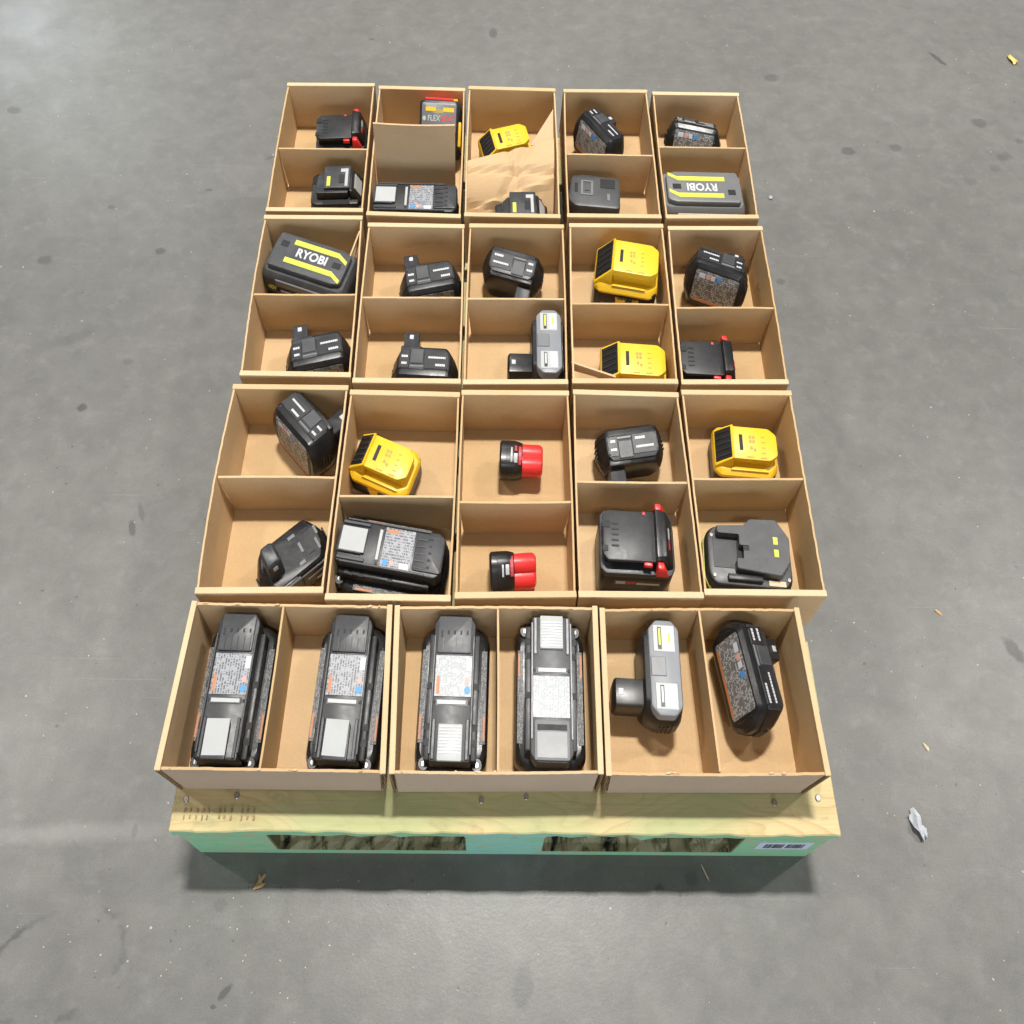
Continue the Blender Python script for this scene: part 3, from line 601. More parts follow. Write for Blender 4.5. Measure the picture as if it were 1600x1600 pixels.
def long_pack(loc, yaw_, label, h=.074, L=.183, W=.110, style='black', sticker=(0, 0)):
    # latch at +X end, terminals at -X end
    t = Thing('long_black_battery', label, 'battery', (*loc, FZ), rotz(yaw_), 'long black battery packs')
    a = L / 2; b_ = W / 2; glossy = style != 'black'; dm = {'black': 'charcoal_plastic', 'grey': 'slate_plastic', 'silver': 'dark_grey_plastic'}[style]; rm_ = {'black': 'slate_plastic', 'grey': 'dark_grey_plastic', 'silver': 'mid_grey_plastic'}[style]
    o = outline([(-a, -b_ + .024), (-a + .016, -b_), (a - .014, -b_), (a, -b_ + .016), (a, b_ - .016), (a - .014, b_), (-a + .016, b_), (-a, b_ - .024)], .010, 3)
    sh = t.part('lower_shell', loft([(inset(o, .006), 0), (inset(o, .001), .005), (o, h * .40), (inset(o, .003), h * .52), (inset(o, .008), h * .56)]), 'black_plastic')
    for s in (-1, 1):
        t.part('side_label', sheet(-a * .62, a * .62, s * (b_ - .0082) - .0042, s * (b_ - .0082) + .0042, h * .545, h * .027), 'side_print', sh, smooth=False)
        t.part('orange_strip', rbox(a * .26, a * .58, s * (b_ - .0082) - (.0036 if s < 0 else -.0004), s * (b_ - .0082) + (-.0004 if s < 0 else .0036), h * .572, h * .578), 'orange_print', sh, smooth=False)
        t.part('rail', rbox(-a + .022, a - .010, s * (b_ - .021) - .0052, s * (b_ - .021) + .0052, h * .54, h * .80, .0018, 2), dm)
        for x in (a - .052, a - .034, -a * .1):
            t.part('rail_notch', rbox(x, x + .008, s * (b_ - .021) - .0058, s * (b_ - .021) + .0058, h * .74, h * .806), 'cavity_black', smooth=False)
    t.part('groove', rbox(-a + .016, a - .006, -b_ + .024, b_ - .024, h * .5, h * .74), 'cavity_black', smooth=False)
    w2 = b_ - .0250
    dk = t.part('deck', slab(outline([(-a + .004, -w2 + .006), (-a + .014, -w2 - .002), (a - .004, -w2), (a - .004, w2), (-a + .014, w2 + .002), (-a + .004, w2 - .006)], .003, 2), h * .70, h, .0018), dm)
    for s in (-1, 1):
        t.part('deck_rib', rbox(-a + .030, a - .012, s * w2 - .0016, s * w2 + .0016, h * .86, h + .0016, .0007, 1), rm_, dk)
        t.part('guide_post', rbox(a - .052, a - .006, s * (w2 - .005) - .0024, s * (w2 - .005) + .0024, h - .001, h + .0020, .0008, 1), rm_, dk)
    tpl = t.part('terminal_plate', slab(rrect(-a + .006, -a + .052, -w2 + .004, w2 - .004, .003), h - .001, h + .0022, .0008), rm_, dk)
    if style == 'silver':
        t.part('terminal_slot', rbox(-a + .040, -a + .0465, -w2 + .008, w2 - .008, h + .0018, h + .0027), 'cavity_black', tpl, smooth=False)
        t.part('terminal_face', rbox(-a + .009, -a + .038, -w2 + .008, w2 - .008, h + .0018, h + .0026), 'worn_silver', tpl, smooth=False)
    for i in range(5 if style != 'silver' else 0):
        y = -w2 * .66 + i * w2 * .33
        t.part('terminal_slot', rbox(-a + .024, -a + (.029 if i else .033), y - .0014, y + .0014, h + .0018, h + .0026), 'cavity_black', tpl, smooth=False)
        t.part('terminal_rib', rbox(-a + .033, -a + .050, y - .0006 + .003, y + .0006 + .003, h + .0020, h + .0030), dm, tpl, smooth=False)
    lx0, lx1 = -a * .40, a * .14
    lb = t.part('label', sheet(lx0, lx1, -w2 + .003, w2 - .001, h + .0001, .0007), 'label_print_white' if glossy else 'label_print_grey', dk, smooth=False)
    z = h + .0008
    if style != 'silver': t.part('orange_mark', rbox(lx1 - .024, lx1 - .003, -w2 + .0055, -w2 + .0100, z, z + .0003), 'orange_print', lb, smooth=False)
    if style != 'silver': t.part('blue_mark', cyl((lx1 - .0075, w2 - .0075), .0046, z, z + .0004, 14, .0001), 'blue_print', lb, smooth=False)
    if style != 'silver': t.part('blue_mark', cyl((lx1 - .0185, w2 - .0080), .0040, z, z + .0004, 14, .0001), 'pink_print', lb, smooth=False)
    t.part('white_mark', rbox(lx0 + .003, lx0 + .018, w2 - .010, w2 - .0025, z, z + .0003), 'white_print', lb, smooth=False)
    t.part('window_recess', rbox(a * .175, a * .26, -w2 + .006, w2 - .006, h - .0004, h + .0004), 'charcoal_plastic', dk, smooth=False)
    t.part('white_bar', rbox(a * .19, a * .245, -w2 + .008, w2 - .009, h + .0003, h + .0016, .0004, 1), 'pale_grey_plastic', dk)
    for s in (-1, 1): t.part('bolt_hole', cyl((a * .215, s * (w2 - .0035)), .0022, h - .0002, h + .0005, 10, .0001), 'cavity_black', dk, smooth=False)
    lt = t.part('latch_button', slab(rrect(a * .50, a - .004, -w2 * .60 + sticker[0], w2 * .60 + sticker[0], .002), h - .001, h + .0040, .001), 'pale_grey_plastic' if glossy else rm_, dk)
    if not glossy: t.part('white_sticker', xf(rbox(a * .46, a - .008, -w2 * .58 + sticker[0], w2 * .54 + sticker[0], h + .0034, h + .0046), rotz(sticker[1])), 'sticker_white', lt, smooth=False)
    for i in range(9 if glossy else 0):
        x = a * .53 + i * (a * .36) / 9
        t.part('grip_rib', rbox(x, x + .0014, -w2 * .52 + sticker[0], w2 * .52 + sticker[0], h + .0038, h + .0045), 'white_print', lt, smooth=False)
    for s in (-1, 1):
        t.part('corner_boss', cyl((a - .010, s * (b_ - .015)), .0085, h * .3, h * .60, 12, .001), 'charcoal_plastic', sh)
        t.part('screw', cyl((a - .010, s * (b_ - .015)), .0032, h * .59, h * .607, 8, .0003), 'steel', sh)
    t.part('end_clip', rbox(a - .006, a + .0015, -.016, .016, h * .18, h * .50, .002, 2), 'charcoal_plastic', sh)
    return t

def along_y(rings):
    # like loft, with outlines drawn in x,z and stacked along y
    bm = loft([(o, y) for o, y in rings])
    for v_ in bm.verts: v_.co = Vector((v_.co.x, v_.co.z, v_.co.y))
    bmesh.ops.recalc_face_normals(bm, faces=bm.faces); return bm
def post_pack(loc, rot, label, stem=-1, lean=0, grey=False, L=.124, D=.058, Z=.076, z0=0.0, flat=False):
    t = Thing('grey_post_battery' if grey else 'post_battery', label, 'battery', (*loc, FZ + z0), rot, 'post batteries lying on their sides' if not grey else 'silver grey post batteries')
    a = L / 2; d = D / 2; s = stem
    o = outline([(-a + .014, 0), (a - .014, 0), (a, .025), (a, Z - .025), (a - .014, Z), (-a + .014, Z), (-a, Z - .025), (-a, .025)], .007, 3)
    body = along_y([(inset(o, .007), -d), (inset(o, .0015), -d + .005), (o, -d + .012), (o, d - .020), (inset(o, .004, .001), d - .010), (inset(o, .009, .003), d - .002), (inset(o, .012, .006), d)])
    bd = t.part('body', body, 'black_plastic' if not grey else 'charcoal_plastic')
    t.part('seam', along_y([(inset(o, -.0006), -d + .0135), (inset(o, -.0006), -d + .0148)]), 'cavity_black', bd, smooth=False)
    for k in (-1, 1):
        for i in range(3):
            t.part('end_grip', rbox(k * a - .0013, k * a + .0013, -d + .019 + i * .006, -d + .022 + i * .006, Z * .36, Z * .64, .0008, 1), 'charcoal_plastic', bd)
    if not grey:
        t.part('flank_cover', slab(outline([(-a + .015, -d + .014), (a - .015, -d + .014), (a - .015, d - .016), (a - .024, d - .007), (-a + .024, d - .007), (-a + .015, d - .016)], .002, 2), Z - .004, Z + .0007, .0010), 'slate_plastic', bd)
        t.part('flank_step', rbox(-s * .0 + min(s * .006, s * .046), max(s * .006, s * .046), d - .010, d - .001, Z - .010, Z - .0015, .0015, 2), 'charcoal_plastic', bd)
    # label on the foot (faces -y)
    lb = t.part('foot_label', xf(sheet(-a * .70, a * .70, -Z / 2 + .013, Z / 2 - .010, 0, .0010, .004), tr(0, -d + .0002, Z / 2) @ rotx(90)), 'label_print_dark', bd, smooth=False)
    t.part('orange_strip', xf(rbox(-a * .60, a * .62, -Z / 2 + .0135, -Z / 2 + .0175, .0010, .0014), tr(0, -d + .0002, Z / 2) @ rotx(90)), 'orange_print', lb, smooth=False)
    for x0, x1, m_ in ((-.036, -.024, 'white_print'), (-.022, -.014, 'pink_print'), (-.012, -.004, 'white_print'), (.000, .008, 'blue_print')):
        t.part('print_mark', xf(rbox(x0, x1, Z / 2 - .0215, Z / 2 - .0140, .0010, .0014), tr(0, -d + .0002, Z / 2) @ rotx(90)), m_, lb, smooth=False)
    for k in (-1, 1):   # ribs at the ends of the foot
        for i in range(3):
            t.part('foot_rib', rbox(k * (a - .0055 - i * .0048) - .0013, k * (a - .0055 - i * .0048) + .0013, -d - .0006 + max(0, .004 - i * .002), -d + .010, .026 - i * .003, Z - .026 + i * .003, .0008, 1), 'black_plastic', bd)
    # upper flank: centre plate and two panels with print
    pm = 'dark_grey_plastic' if not grey else 'silver_grey_plastic'
    if grey:
        tp = t.part('top_shell', slab(outline([(-a + .014, -d + .002), (a - .014, -d + .002), (a - .003, -d + .013), (a - .003, d - .020), (a - .014, d - .008), (-a + .014, d - .008), (-a + .003, d - .020), (-a + .003, -d + .013)], .003, 2), Z - .016, Z + .0018, .0026), 'silver_grey_plastic')
        cp = t.part('centre_plate', rbox(-.012, .012, -.004, .019, Z + .0008, Z + .0030, .0008, 1), 'mid_grey_plastic', tp)
        for x0, x1 in ((.018, .052), (-.052, -.020)):
            pl = t.part('panel', rbox(x0, x1, -.020, .014, Z + .0008, Z + .0028, .0008, 1), 'pale_grey_plastic', tp)
            t.part('print_mark', rbox(x0 + .003, x1 - .003, .001, .007, Z + .0026, Z + .0033), 'charcoal_plastic', pl, smooth=False)
            t.part('print_mark', rbox(x0 + .008, x1 - .005, .0025, .0055, Z + .0033, Z + .0037), 'lime_plastic' if x0 > 0 else 'white_print', pl, smooth=False)
            t.part('print_mark', rbox(x0 + .002, x1 - .002, -.017, -.005, Z + .0026, Z + .0032), 'white_print', pl, smooth=False)
            if x0 > 0: t.part('print_mark', rbox(x0 + .012, x0 + .024, -.013, -.009, Z + .0032, Z + .0036), 'lime_plastic', pl, smooth=False)
    else:
        cx = s * .014
        cp = t.part('centre_plate', rbox(cx - .0125, cx + .0125, -.006, .020, Z - .003, Z + .0022, .0008, 1), pm, bd)
        t.part('ridge', rbox(cx - .0125, cx + .014, -.0125, -.009, Z - .003, Z + .0018, .0006, 1), 'mid_grey_plastic', bd)
        for x0, x1 in ((cx - s * .0135, -s * (a - .0165)), (cx + s * .0130, s * (a - .0165))):
            lo, hi = min(x0, x1), max(x0, x1)
            pl = t.part('panel', rbox(lo, hi, -.0145, .016, Z - .004, Z + .0014, .0008, 1), 'charcoal_plastic', bd)
            wide = hi - lo > .035
            bars = ((lo + .008, hi - .006, .004, .0075), (lo + .022, hi - .006, -.0095, -.0055)) if wide else ((lo + .003, hi - .004, .004, .0078), (lo + .004, hi - .005, -.0085, -.0045))
            for (bx0, bx1, by0, by1) in bars:
                x = bx0; rr_ = random.Random(int(abs(bx0) * 1e5))
                while x < bx1 - .001:
                    wd = min(rr_.uniform(.0025, .0042), bx1 - x)
                    t.part('print_mark', rbox(x, x + wd, by0, by1, Z + .0010, Z + .0018), 'white_print', pl, smooth=False); x += wd + .0006
        for x, y in ((a - .0185, d - .0165), (-a + .0185, d - .0165), (-a + .020, -d + .0155), (a - .020, -d + .0155)):
            t.part('screw_hole', cyl((x, y), .0019, Z - .004, Z + .0016, 8, .0002), 'cavity_black', bd, smooth=False)
    # post
    px = s * (a * .50 if not grey else a * .42); zc = Z * .50
    hz_ = min(.019, Z * .5 - .012); po = outline([(-.0145, -hz_), (.0145, -hz_), (.0145, hz_ - .007), (.009, hz_), (-.009, hz_), (-.0145, hz_ - .007)], .003, 2)
    pl_ = .042 if flat else (.054 if grey else .050)
    if flat: po = inset(po, .002)
    if grey: po = inset(po, -.003)
    post = loft([(inset(po, -.002), 0), (po, .006), (po, pl_ - .004), (inset(po, .0015), pl_ - .0015), (inset(po, .004), pl_)])
    ps = t.part('post', xf(post, tr(px, d - .008, zc) @ rotx(-90)), 'slate_plastic' if not grey else 'black_plastic')
    t.part('contact', rbox(px - .004, px + .004, d + pl_ - .0235, d + pl_ - .0155, zc + hz_ - (.003 if flat else .001), zc + hz_ + (-.0012 if flat else .0008) + (.003 if grey else 0), .0006, 1), 'white_print', ps)
    if grey:
        t.part('contact_strip', rbox(px - .0135, px - .0095, d + .002, d + .036, zc + .0135, zc + .0205), 'pale_grey_plastic', ps, smooth=False)
    if flat:   # lying on its foot: the upper face round the post shows clips and cast lettering
        for x, z_, w_, h_ in ((.010, Z * .80, .010, .005), (.018, Z * .52, .004, .016), (.012, Z * .22, .012, .005), (.044, Z * .66, .004, .018), (.050, Z * .40, .004, .014)):
            t.part('embossed_mark', rbox(x - w_ / 2, x + w_ / 2, d - .002, d + .0008, z_ - h_ / 2, z_ + h_ / 2), 'mid_grey_plastic', bd, smooth=False)
        for x, z_ in ((.030, Z * .74), (.034, Z * .26)):
            t.part('screw_hole', rbox(x - .006, x + .006, d - .003, d + .0006, z_ - .0016, z_ + .0016), 'cavity_black', bd, smooth=False)
    return t

def stripe_pack(loc, rot, label, L=.182, W=.094, h=.076, shell='dark_grey_plastic'):
    t = Thing('lime_striped_battery', label, 'battery', (*loc, FZ), rot, 'lime striped battery packs')
    a = L / 2; b_ = W / 2
    t.part('lower_shell', slab(rrect(-a + .003, a - .003, -b_ + .001, b_ - .001, .016), 0, h * .6, .004), 'black_plastic')
    o = rrect(-a, a, -b_, b_, .016)
    ob = t.part('upper_shell', loft([(o, h * .42), (o, h * .70), (inset(o, .002), h * .80), (inset(o, .007), h * .88)]), shell)
    tp = t.part('top_panel', slab(outline([(-a + .014, -b_ + .012), (a - .030, -b_ + .012), (a - .012, -b_ + .018), (a - .012, b_ - .016), (a - .030, b_ - .010), (-a + .014, b_ - .010)], .006, 3), h * .84, h, .0024), shell)
    z = h - .0002
    for y, x0 in ((.0225, -a + .050), (-.0170, -a + .044)):
        t.part('lime_stripe', rbox(x0, a - .036, y - .0050, y + .0050, z, z + .0008), 'lime_plastic', tp, smooth=False)
        t.part('lime_stripe', hexa([(a - .0362, y - .0042, z), (a - .016, y - .0145, z), (a - .016, y - .007, z), (a - .0362, y + .0042, z)], [(a - .0362, y - .0042, z + .0007), (a - .016, y - .0145, z + .0007), (a - .016, y - .007, z + .0007), (a - .0362, y + .0042, z + .0007)]), 'lime_plastic', tp, smooth=False)
    t.part('lettering', xf(text_bm('RYOBI', .0240, .0005, sx=.98, bold=.0007), tr(.004, .0025, z + .0005)), 'white_print', tp, smooth=False)
    t.part('vent', rbox(-a + .024, -a + .040, .008, .020, z, z + .0006), 'cavity_black', tp, smooth=False)
    t.part('vent', rbox(a - .042, a - .024, -.004, .008, z, z + .0005), 'cavity_black', tp, smooth=False)
    for s in (-1, 1):
        f = Matrix.Identity(4) if s < 0 else rotz(180)
        g = t.part('side_slot', xf(rbox(-.060, .050, -b_ - .0004, -b_ + .004, h * .47, h * .58), f), 'cavity_black', ob, smooth=False)
        t.part('side_print', xf(text_bm('40V', .0115, .0004, bold=.0003), f @ tr(-.066, -b_ - .0002, h * .54) @ rotx(90)), 'lime_plastic', ob, smooth=False)
        t.part('side_print', xf(rbox(-.048, -.026, -b_ - .0012, -b_ - .0002, h * .50, h * .545), f), 'pale_grey_plastic', ob, smooth=False)
        t.part('lime_flash', xf(hexa([(-.004, -b_ - .001, h * .44), (.046, -b_ - .001, h * .44), (.046, -b_ + .002, h * .44), (-.004, -b_ + .002, h * .44)], [(-.012, -b_ - .001, h * .60), (.038, -b_ - .001, h * .60), (.038, -b_ + .002, h * .60), (-.012, -b_ + .002, h * .60)]), f), 'lime_plastic', ob, smooth=False)
        t.part('side_bar', xf(rbox(-a * .62, a * .82, -b_ - .0012, -b_ + .002, h * .63, h * .78, .0008, 1), f), 'pale_grey_plastic' if shell != 'dark_grey_plastic' else 'mid_grey_plastic', ob)
    return t

def charcoal_pack(loc, yaw_, label, h=.052, L=.114, W=.078):
    t = Thing('charcoal_battery', label, 'battery', (*loc, FZ), rotz(yaw_), None)
    a = L / 2; b_ = W / 2
    t.part('lower_shell', slab(rrect(-a, a, -b_, b_, .012), 0, h * .55, .003), 'black_plastic')
    o = outline([(-a, -b_ + .016), (-a + .016, -b_ + .001), (a, -b_ + .001), (a, b_ - .006), (a - .012, b_), (a - .030, b_ - .002), (-a + .034, b_ + .001), (-a + .006, b_ - .004)], .008, 3)
    tp = t.part('upper_shell', slab(o, h * .52, h, .004), 'dark_grey_plastic')
    t.part('raised_frame', join(rbox(-a + .028, -a + .054, -.012, -.009, h - .001, h + .001), rbox(-a + .028, -a + .054, .020, .023, h - .001, h + .001), rbox(-a + .0279, -a + .032, -.0091, .0201, h - .001, h + .0009), rbox(-a + .050, -a + .0541, -.0091, .0201, h - .001, h + .0009)), 'mid_grey_plastic', tp, smooth=False)
    t.part('raised_key', rbox(-a + .037, -a + .046, -.001, .012, h - .001, h + .0008), 'dark_grey_plastic', tp, smooth=False)
    t.part('recess', rbox(a - .044, a - .012, .008, .030, h - .0004, h + .0006), 'cavity_black', tp, smooth=False)
    t.part('slot', rbox(-a + .014, -a + .021, -.006, .016, h - .0004, h + .0005), 'cavity_black', tp, smooth=False)
    t.part('scuffed_rib', rbox(a - .029, a - .023, -.022, -.006, h - .0005, h + .0010), 'mid_grey_plastic', tp, smooth=False)
    return t

def grey_notch_pack(loc, yaw_, label, h=.064, L=.146, W=.100):
    t = Thing('grey_battery', label, 'battery', (*loc, FZ), rotz(yaw_), None)
    a = L / 2; b_ = W / 2
    o = outline([(-a + .010, -b_), (a - .012, -b_), (a, -b_ + .016), (a, b_ - .024), (a - .026, b_), (-a + .014, b_ - .010), (-a, b_ - .024), (-a, -b_ + .016)], .012, 3)
    sh = t.part('lower_shell', loft([(inset(o, .006), 0), (inset(o, .001), .004), (o, h * .2), (o, h * .66), (inset(o, .003), h * .72)]), 'charcoal_plastic')
    for k, z in enumerate((.20, .34, .50)):
        t.part('green_band', loft([(inset(o, -.0010), h * z), (inset(o, -.0010), h * (z + .085))]), 'olive_green_plastic' if k < 2 else 'lime_plastic', sh, smooth=False)
    tp = t.part('top_shell', slab(inset(o, .003), h * .68, h * .80, .003), 'dark_grey_plastic')
    d = outline([(-.026, -b_ + .020), (a - .026, -b_ + .014), (a - .010, -b_ + .034), (a - .008, b_ - .030), (a - .028, b_ - .004), (.000, b_ - .006), (-.010, b_ - .016), (-a + .016, b_ - .020), (-a + .016, b_ - .030), (-.020, b_ - .030), (-.020, .004), (-.004, .004), (-.004, -.004), (-.014, -.004), (-.014, -b_ + .034), (-.026, -b_ + .034)], .0025, 2)
    dk = t.part('deck', loft([(d, h * .78), (d, h * .985), (inset(d, .0012), h)]), 'dark_grey_plastic')
    t.part('recess_floor', rbox(-a + .012, -.002, -b_ + .026, b_ - .022, h * .79, h * .815), 'slate_plastic', tp, smooth=False)
    t.part('step', rbox(-.0215, -.0135, -b_ + .030, b_ - .0305, h * .80, h * .83), 'cavity_black', tp, smooth=False)
    t.part('step', rbox(-.0136, -.0030, -.0046, .0046, h * .80, h * .985), 'cavity_black', tp, smooth=False)
    for y in (-.004, .014):
        t.part('lime_mark', rbox(a - .036, a - .028, y - .0055, y + .0055, h - .0005, h + .0008, .0005, 1), 'lime_plastic', dk)
    for x, y in ((-a + .010, b_ - .028), (-a + .012, -b_ + .014), (a - .010, -b_ + .016), (a - .030, b_ - .006)):
        t.part('screw', cyl((x, y), .0032, h * .79, h * .82, 10, .0005), 'steel', tp)
    t.part('sticker', rbox(a - .044, a - .016, -b_ + .0055, -b_ + .013, h * .795, h * .815), 'pale_chip', tp, smooth=False)
    t.part('flank_rail', rbox(-a * .55, a * .25, -b_ + .007, -b_ + .016, h * .79, h * .90, .002, 2), 'charcoal_plastic', tp)
    return t

def red_cell(loc, yaw_, label, roll_=0):
    # small pack lying on its side: black foot at -X, red three-lobed post to +X
    t = Thing('small_red_battery', label, 'battery', (*loc, FZ), rotz(yaw_), 'small red batteries')
    def ring(r, n=24, sq=.35):
        return [(r * (1 + .0) * math.cos(2 * math.pi * i / n), r * .94 * math.sin(2 * math.pi * i / n)) for i in range(n)]
    def tri(r, k, n=48):
        out = []
        for i in range(n):
            q = 2 * math.pi * i / n; rad = r * (1 + k * math.cos(3 * (q - math.pi / 2))) if k < .1 else r * (.78 + .42 * abs(math.cos(1.5 * (q - math.pi / 2))))
            out.append((rad * math.cos(q), rad * math.sin(q)))
        return out
    KX = tr(0, 0, .0272) @ roty(90) @ rotz(30 + roll_)
    b0 = tri(.0275, .07)
    bd = t.part('foot', xf(loft([(inset(b0, .003), -.040), (b0, -.037), (b0, -.012), (inset(b0, .0015), -.004), (inset(b0, .003), .001)]), KX), 'black_plastic')
    t.part('seam', xf(loft([(inset(b0, -.0004), -.0275), (inset(b0, -.0004), -.0265)]), KX), 'cavity_black', bd, smooth=False)
    c0 = tri(.0212, .21)
    t.part('post', xf(loft([(c0, -.002), (c0, .031), (inset(c0, .0015), .0355), (inset(c0, .005), .038)]), KX), 'red_plastic')
    top = tr(0, 0, .0272)
    for x0, x1, y0, y1, m_ in ((-.020, -.017, -.018, .006, 'pale_grey_plastic'), (-.014, -.008, -.016, -.004, 'pale_grey_plastic'), (-.013, -.009, .000, .010, 'red_print'), (-.006, -.001, -.018, .008, 'red_print')):
        n_ = 5; V = []; F = []
        for i in range(n_ + 1):
            y = y0 + (y1 - y0) * i / n_; rr_ = .0285; z = math.sqrt(max(rr_ ** 2 - y * y, 0)) * .97
            V += [(x0, y, z), (x1, y, z), (x1, y, z - .0016), (x0, y, z - .0016)]
        for i in range(n_):
            k = i * 4; F += [(k, k + 1, k + 5, k + 4), (k + 1, k + 2, k + 6, k + 5), (k + 2, k + 3, k + 7, k + 6), (k + 3, k, k + 4, k + 7)]
        F += [(0, 3, 2, 1), (n_ * 4, n_ * 4 + 1, n_ * 4 + 2, n_ * 4 + 3)]
        t.part('print_mark', xf(bm_from(V, F), top), m_, bd, smooth=False)
    return t

def plate_pack(loc, rot, label):
    t = Thing('banded_battery', label, 'battery', (loc[0], loc[1], FZ + loc[2]), rot, None)
    W, D, Hh = .108, .062, .098
    o = outline([(-W / 2, -D / 2 + .01), (-W / 2 + .01, -D / 2), (W / 2 - .01, -D / 2), (W / 2, -D / 2 + .01), (W / 2, D / 2), (-W / 2, D / 2)], .005, 3)
    sh = t.part('shell', slab(o, 0, Hh, .005), 'charcoal_plastic')
    pl = t.part('face_plate', swap_yz(slab(rrect(-.046, .044, .034, .090, .004), 0, .004, .001), -D / 2), 'mid_grey_plastic', sh)
    y = -D / 2 - .0036
    for z0, z1 in ((.074, .082), (.040, .047)):
        t.part('yellow_bar', swap_yz(rbox(-.036, -.010, z0, z1, 0, .0008), y), 'yellow_plastic', pl, smooth=False)
        t.part('yellow_bar', swap_yz(rbox(.010, .038, z0, z1, 0, .0008), y), 'yellow_plastic', pl, smooth=False)
        t.part('yellow_bar', swap_yz(rbox(-.0105, .0105, z0 - .003, z1 - .003, 0, .0006), y), 'amber_print', pl, smooth=False)
    t.part('lettering', swap_yz(xf(text_bm('FLEX', .0150, .0004, 'RIGHT', bold=.0003), tr(.002, .0605, 0)), y - .0003), 'pale_grey_plastic', pl, smooth=False)
    t.part('lettering', swap_yz(xf(text_bm('VOLT', .0150, .0004, 'LEFT', bold=.0003), tr(.004, .0605, 0)), y - .0003), 'red_plastic', pl, smooth=False)
    t.part('badge', swap_yz(cyl((-.039, .060), .0048, 0, .0008, 12, .0002), y), 'pale_grey_plastic', pl, smooth=False)
    t.part('red_band', rbox(-.040, .034, -D / 2 + .002, D / 2 - .006, Hh - .001, Hh + .004, .001, 1), 'red_plastic', sh)
    t.part('yellow_key', rbox(.0345, .046, -D / 2 + .003, D / 2 - .010, Hh - .001, Hh + .0036, .001, 1), 'yellow_plastic', sh)
    t.part('yellow_flank', rbox(W / 2 - .006, W / 2 + .004, -D / 2 + .006, D / 2 - .006, .012, .060, .003, 2), 'yellow_plastic', sh)
    return t

# far row
red_latch_pack((-.3853, 1.1532), 4, 'black battery with red latch in the box at the far left corner, back compartment')
yellow_key_pack((-.3757, 1.0080), 3, 'black battery with yellow key and white bracket in the far left corner box, front compartment')
plate_pack((-.163, 1.130, .0206), rotz(-3) @ rotx(-52) @ Matrix.Scale(.86, 4), 'dark battery with yellow bars, red top band and white and red lettering')
long_pack((-.2012, .9600), 180, 'long black pack lying crosswise in front of the smooth leaning cardboard sheet')
yellow_pack((-.0115, 1.1365), 16, 'yellow battery half hidden behind the creased cardboard sheet', h=.056)
yellow_key_pack((.0239, .9560), 2, 'black battery with yellow key peeking out in front of the creased cardboard sheet')
post_pack((.196, 1.138), rotz(-52) @ rotx(-14), z0=.0072, Z=.072, label= 'black battery turned cornerwise showing its grey label, far row, fourth box', stem=-1)
post_pack((.4146, 1.135), rotz(-12) @ rotx(-26), z0=.0130, Z=.066, label= 'black battery with blue and white marks on its label, box at the far right corner', stem=-1)
charcoal_pack((.1830, 1.0106), -4, 'plain charcoal battery with a square raised frame, far row, fourth box')
stripe_pack((.4150, .9990), rotz(180), 'lime striped battery with upside down lettering in the far right corner box', shell='sheen_grey_plastic')
# second row
stripe_pack((-.4030, .8174), rotz(-17), 'lime striped battery tilted in the leftmost box, its lettering upright')
post_pack((-.3630, .6416), rotz(13), 'post battery in the front compartment of the leftmost box, second row')
post_pack((-.1605, .7880), rotz(12), 'post battery in the second row, second box, back compartment, turned slightly')
post_pack((-.1609, .6219), rotz(-2), 'post battery standing square in the second row, second box, front compartment')
post_pack((.0066, .8370), rotz(165) @ rotx(-9), z0=.0048, Z=.060, label= 'post battery in the second row, middle box, its post pointing to the viewer')
post_pack((.0700, .6628), rotz(90), 'silver grey battery against the right wall of the second row middle box', stem=-1, grey=True)
yellow_pack((.2382, .8261), -9, 'largest yellow battery with dark lettering on its flank, second row', L=.130, h=.084, W=.092, front=True, cb=.54)
yellow_pack((.2390, .6470), -3, 'yellow battery in the second row, front compartment, beside a loose cardboard strip', L=.128, h=.060, W=.084)
post_pack((.4210, .8123), rotz(-19) @ rotx(-12), z0=.006, label= 'post battery with its speckled foot label facing the viewer, second row, rightmost box', stem=1)
red_latch_pack((.3828, .6540), -2, 'black battery with red latch in the second row, rightmost box')
# third row
post_pack((-.3744, .5107), rotz(-42) @ rotx(-8), z0=.0042, label= 'post battery turned steeply in the third row, leftmost box, back compartment', stem=1)
post_pack((-.3910, .3590), rotz(38) @ rotx(90), 'flat lying battery with its post pointing up, third row, leftmost box', stem=-1, flat=True, D=.044, z0=.022)
yellow_pack((-.2239, .4726), -20, 'yellow battery pushed against the left wall of the third row second box')
long_pack((-.1960, .3240), 172, 'long black pack lying crosswise below the yellow battery in the third row')
red_cell((.0219, .4860), -2, 'small red battery in the back compartment of the middle box')
red_cell((.0068, .3178), 4, 'small red battery in the front compartment of the middle box', 40)
post_pack((.2192, .5060), rotz(188) @ rotx(-9), z0=.0048, Z=.056, label= 'post battery in the third row, fourth box, its post pointing to the viewer', stem=1)
red_latch_pack((.2150, .3420), -2, 'largest black battery with red latches and print on its flank, third row', L=.126, h=.084, W=.090, side_print=True)
yellow_pack((.4318, .5035), -4, 'yellow battery in the third row, rightmost box, back compartment')
grey_notch_pack((.4066, .3356), -4, 'grey battery with notched top, two lime marks and green banded sides')
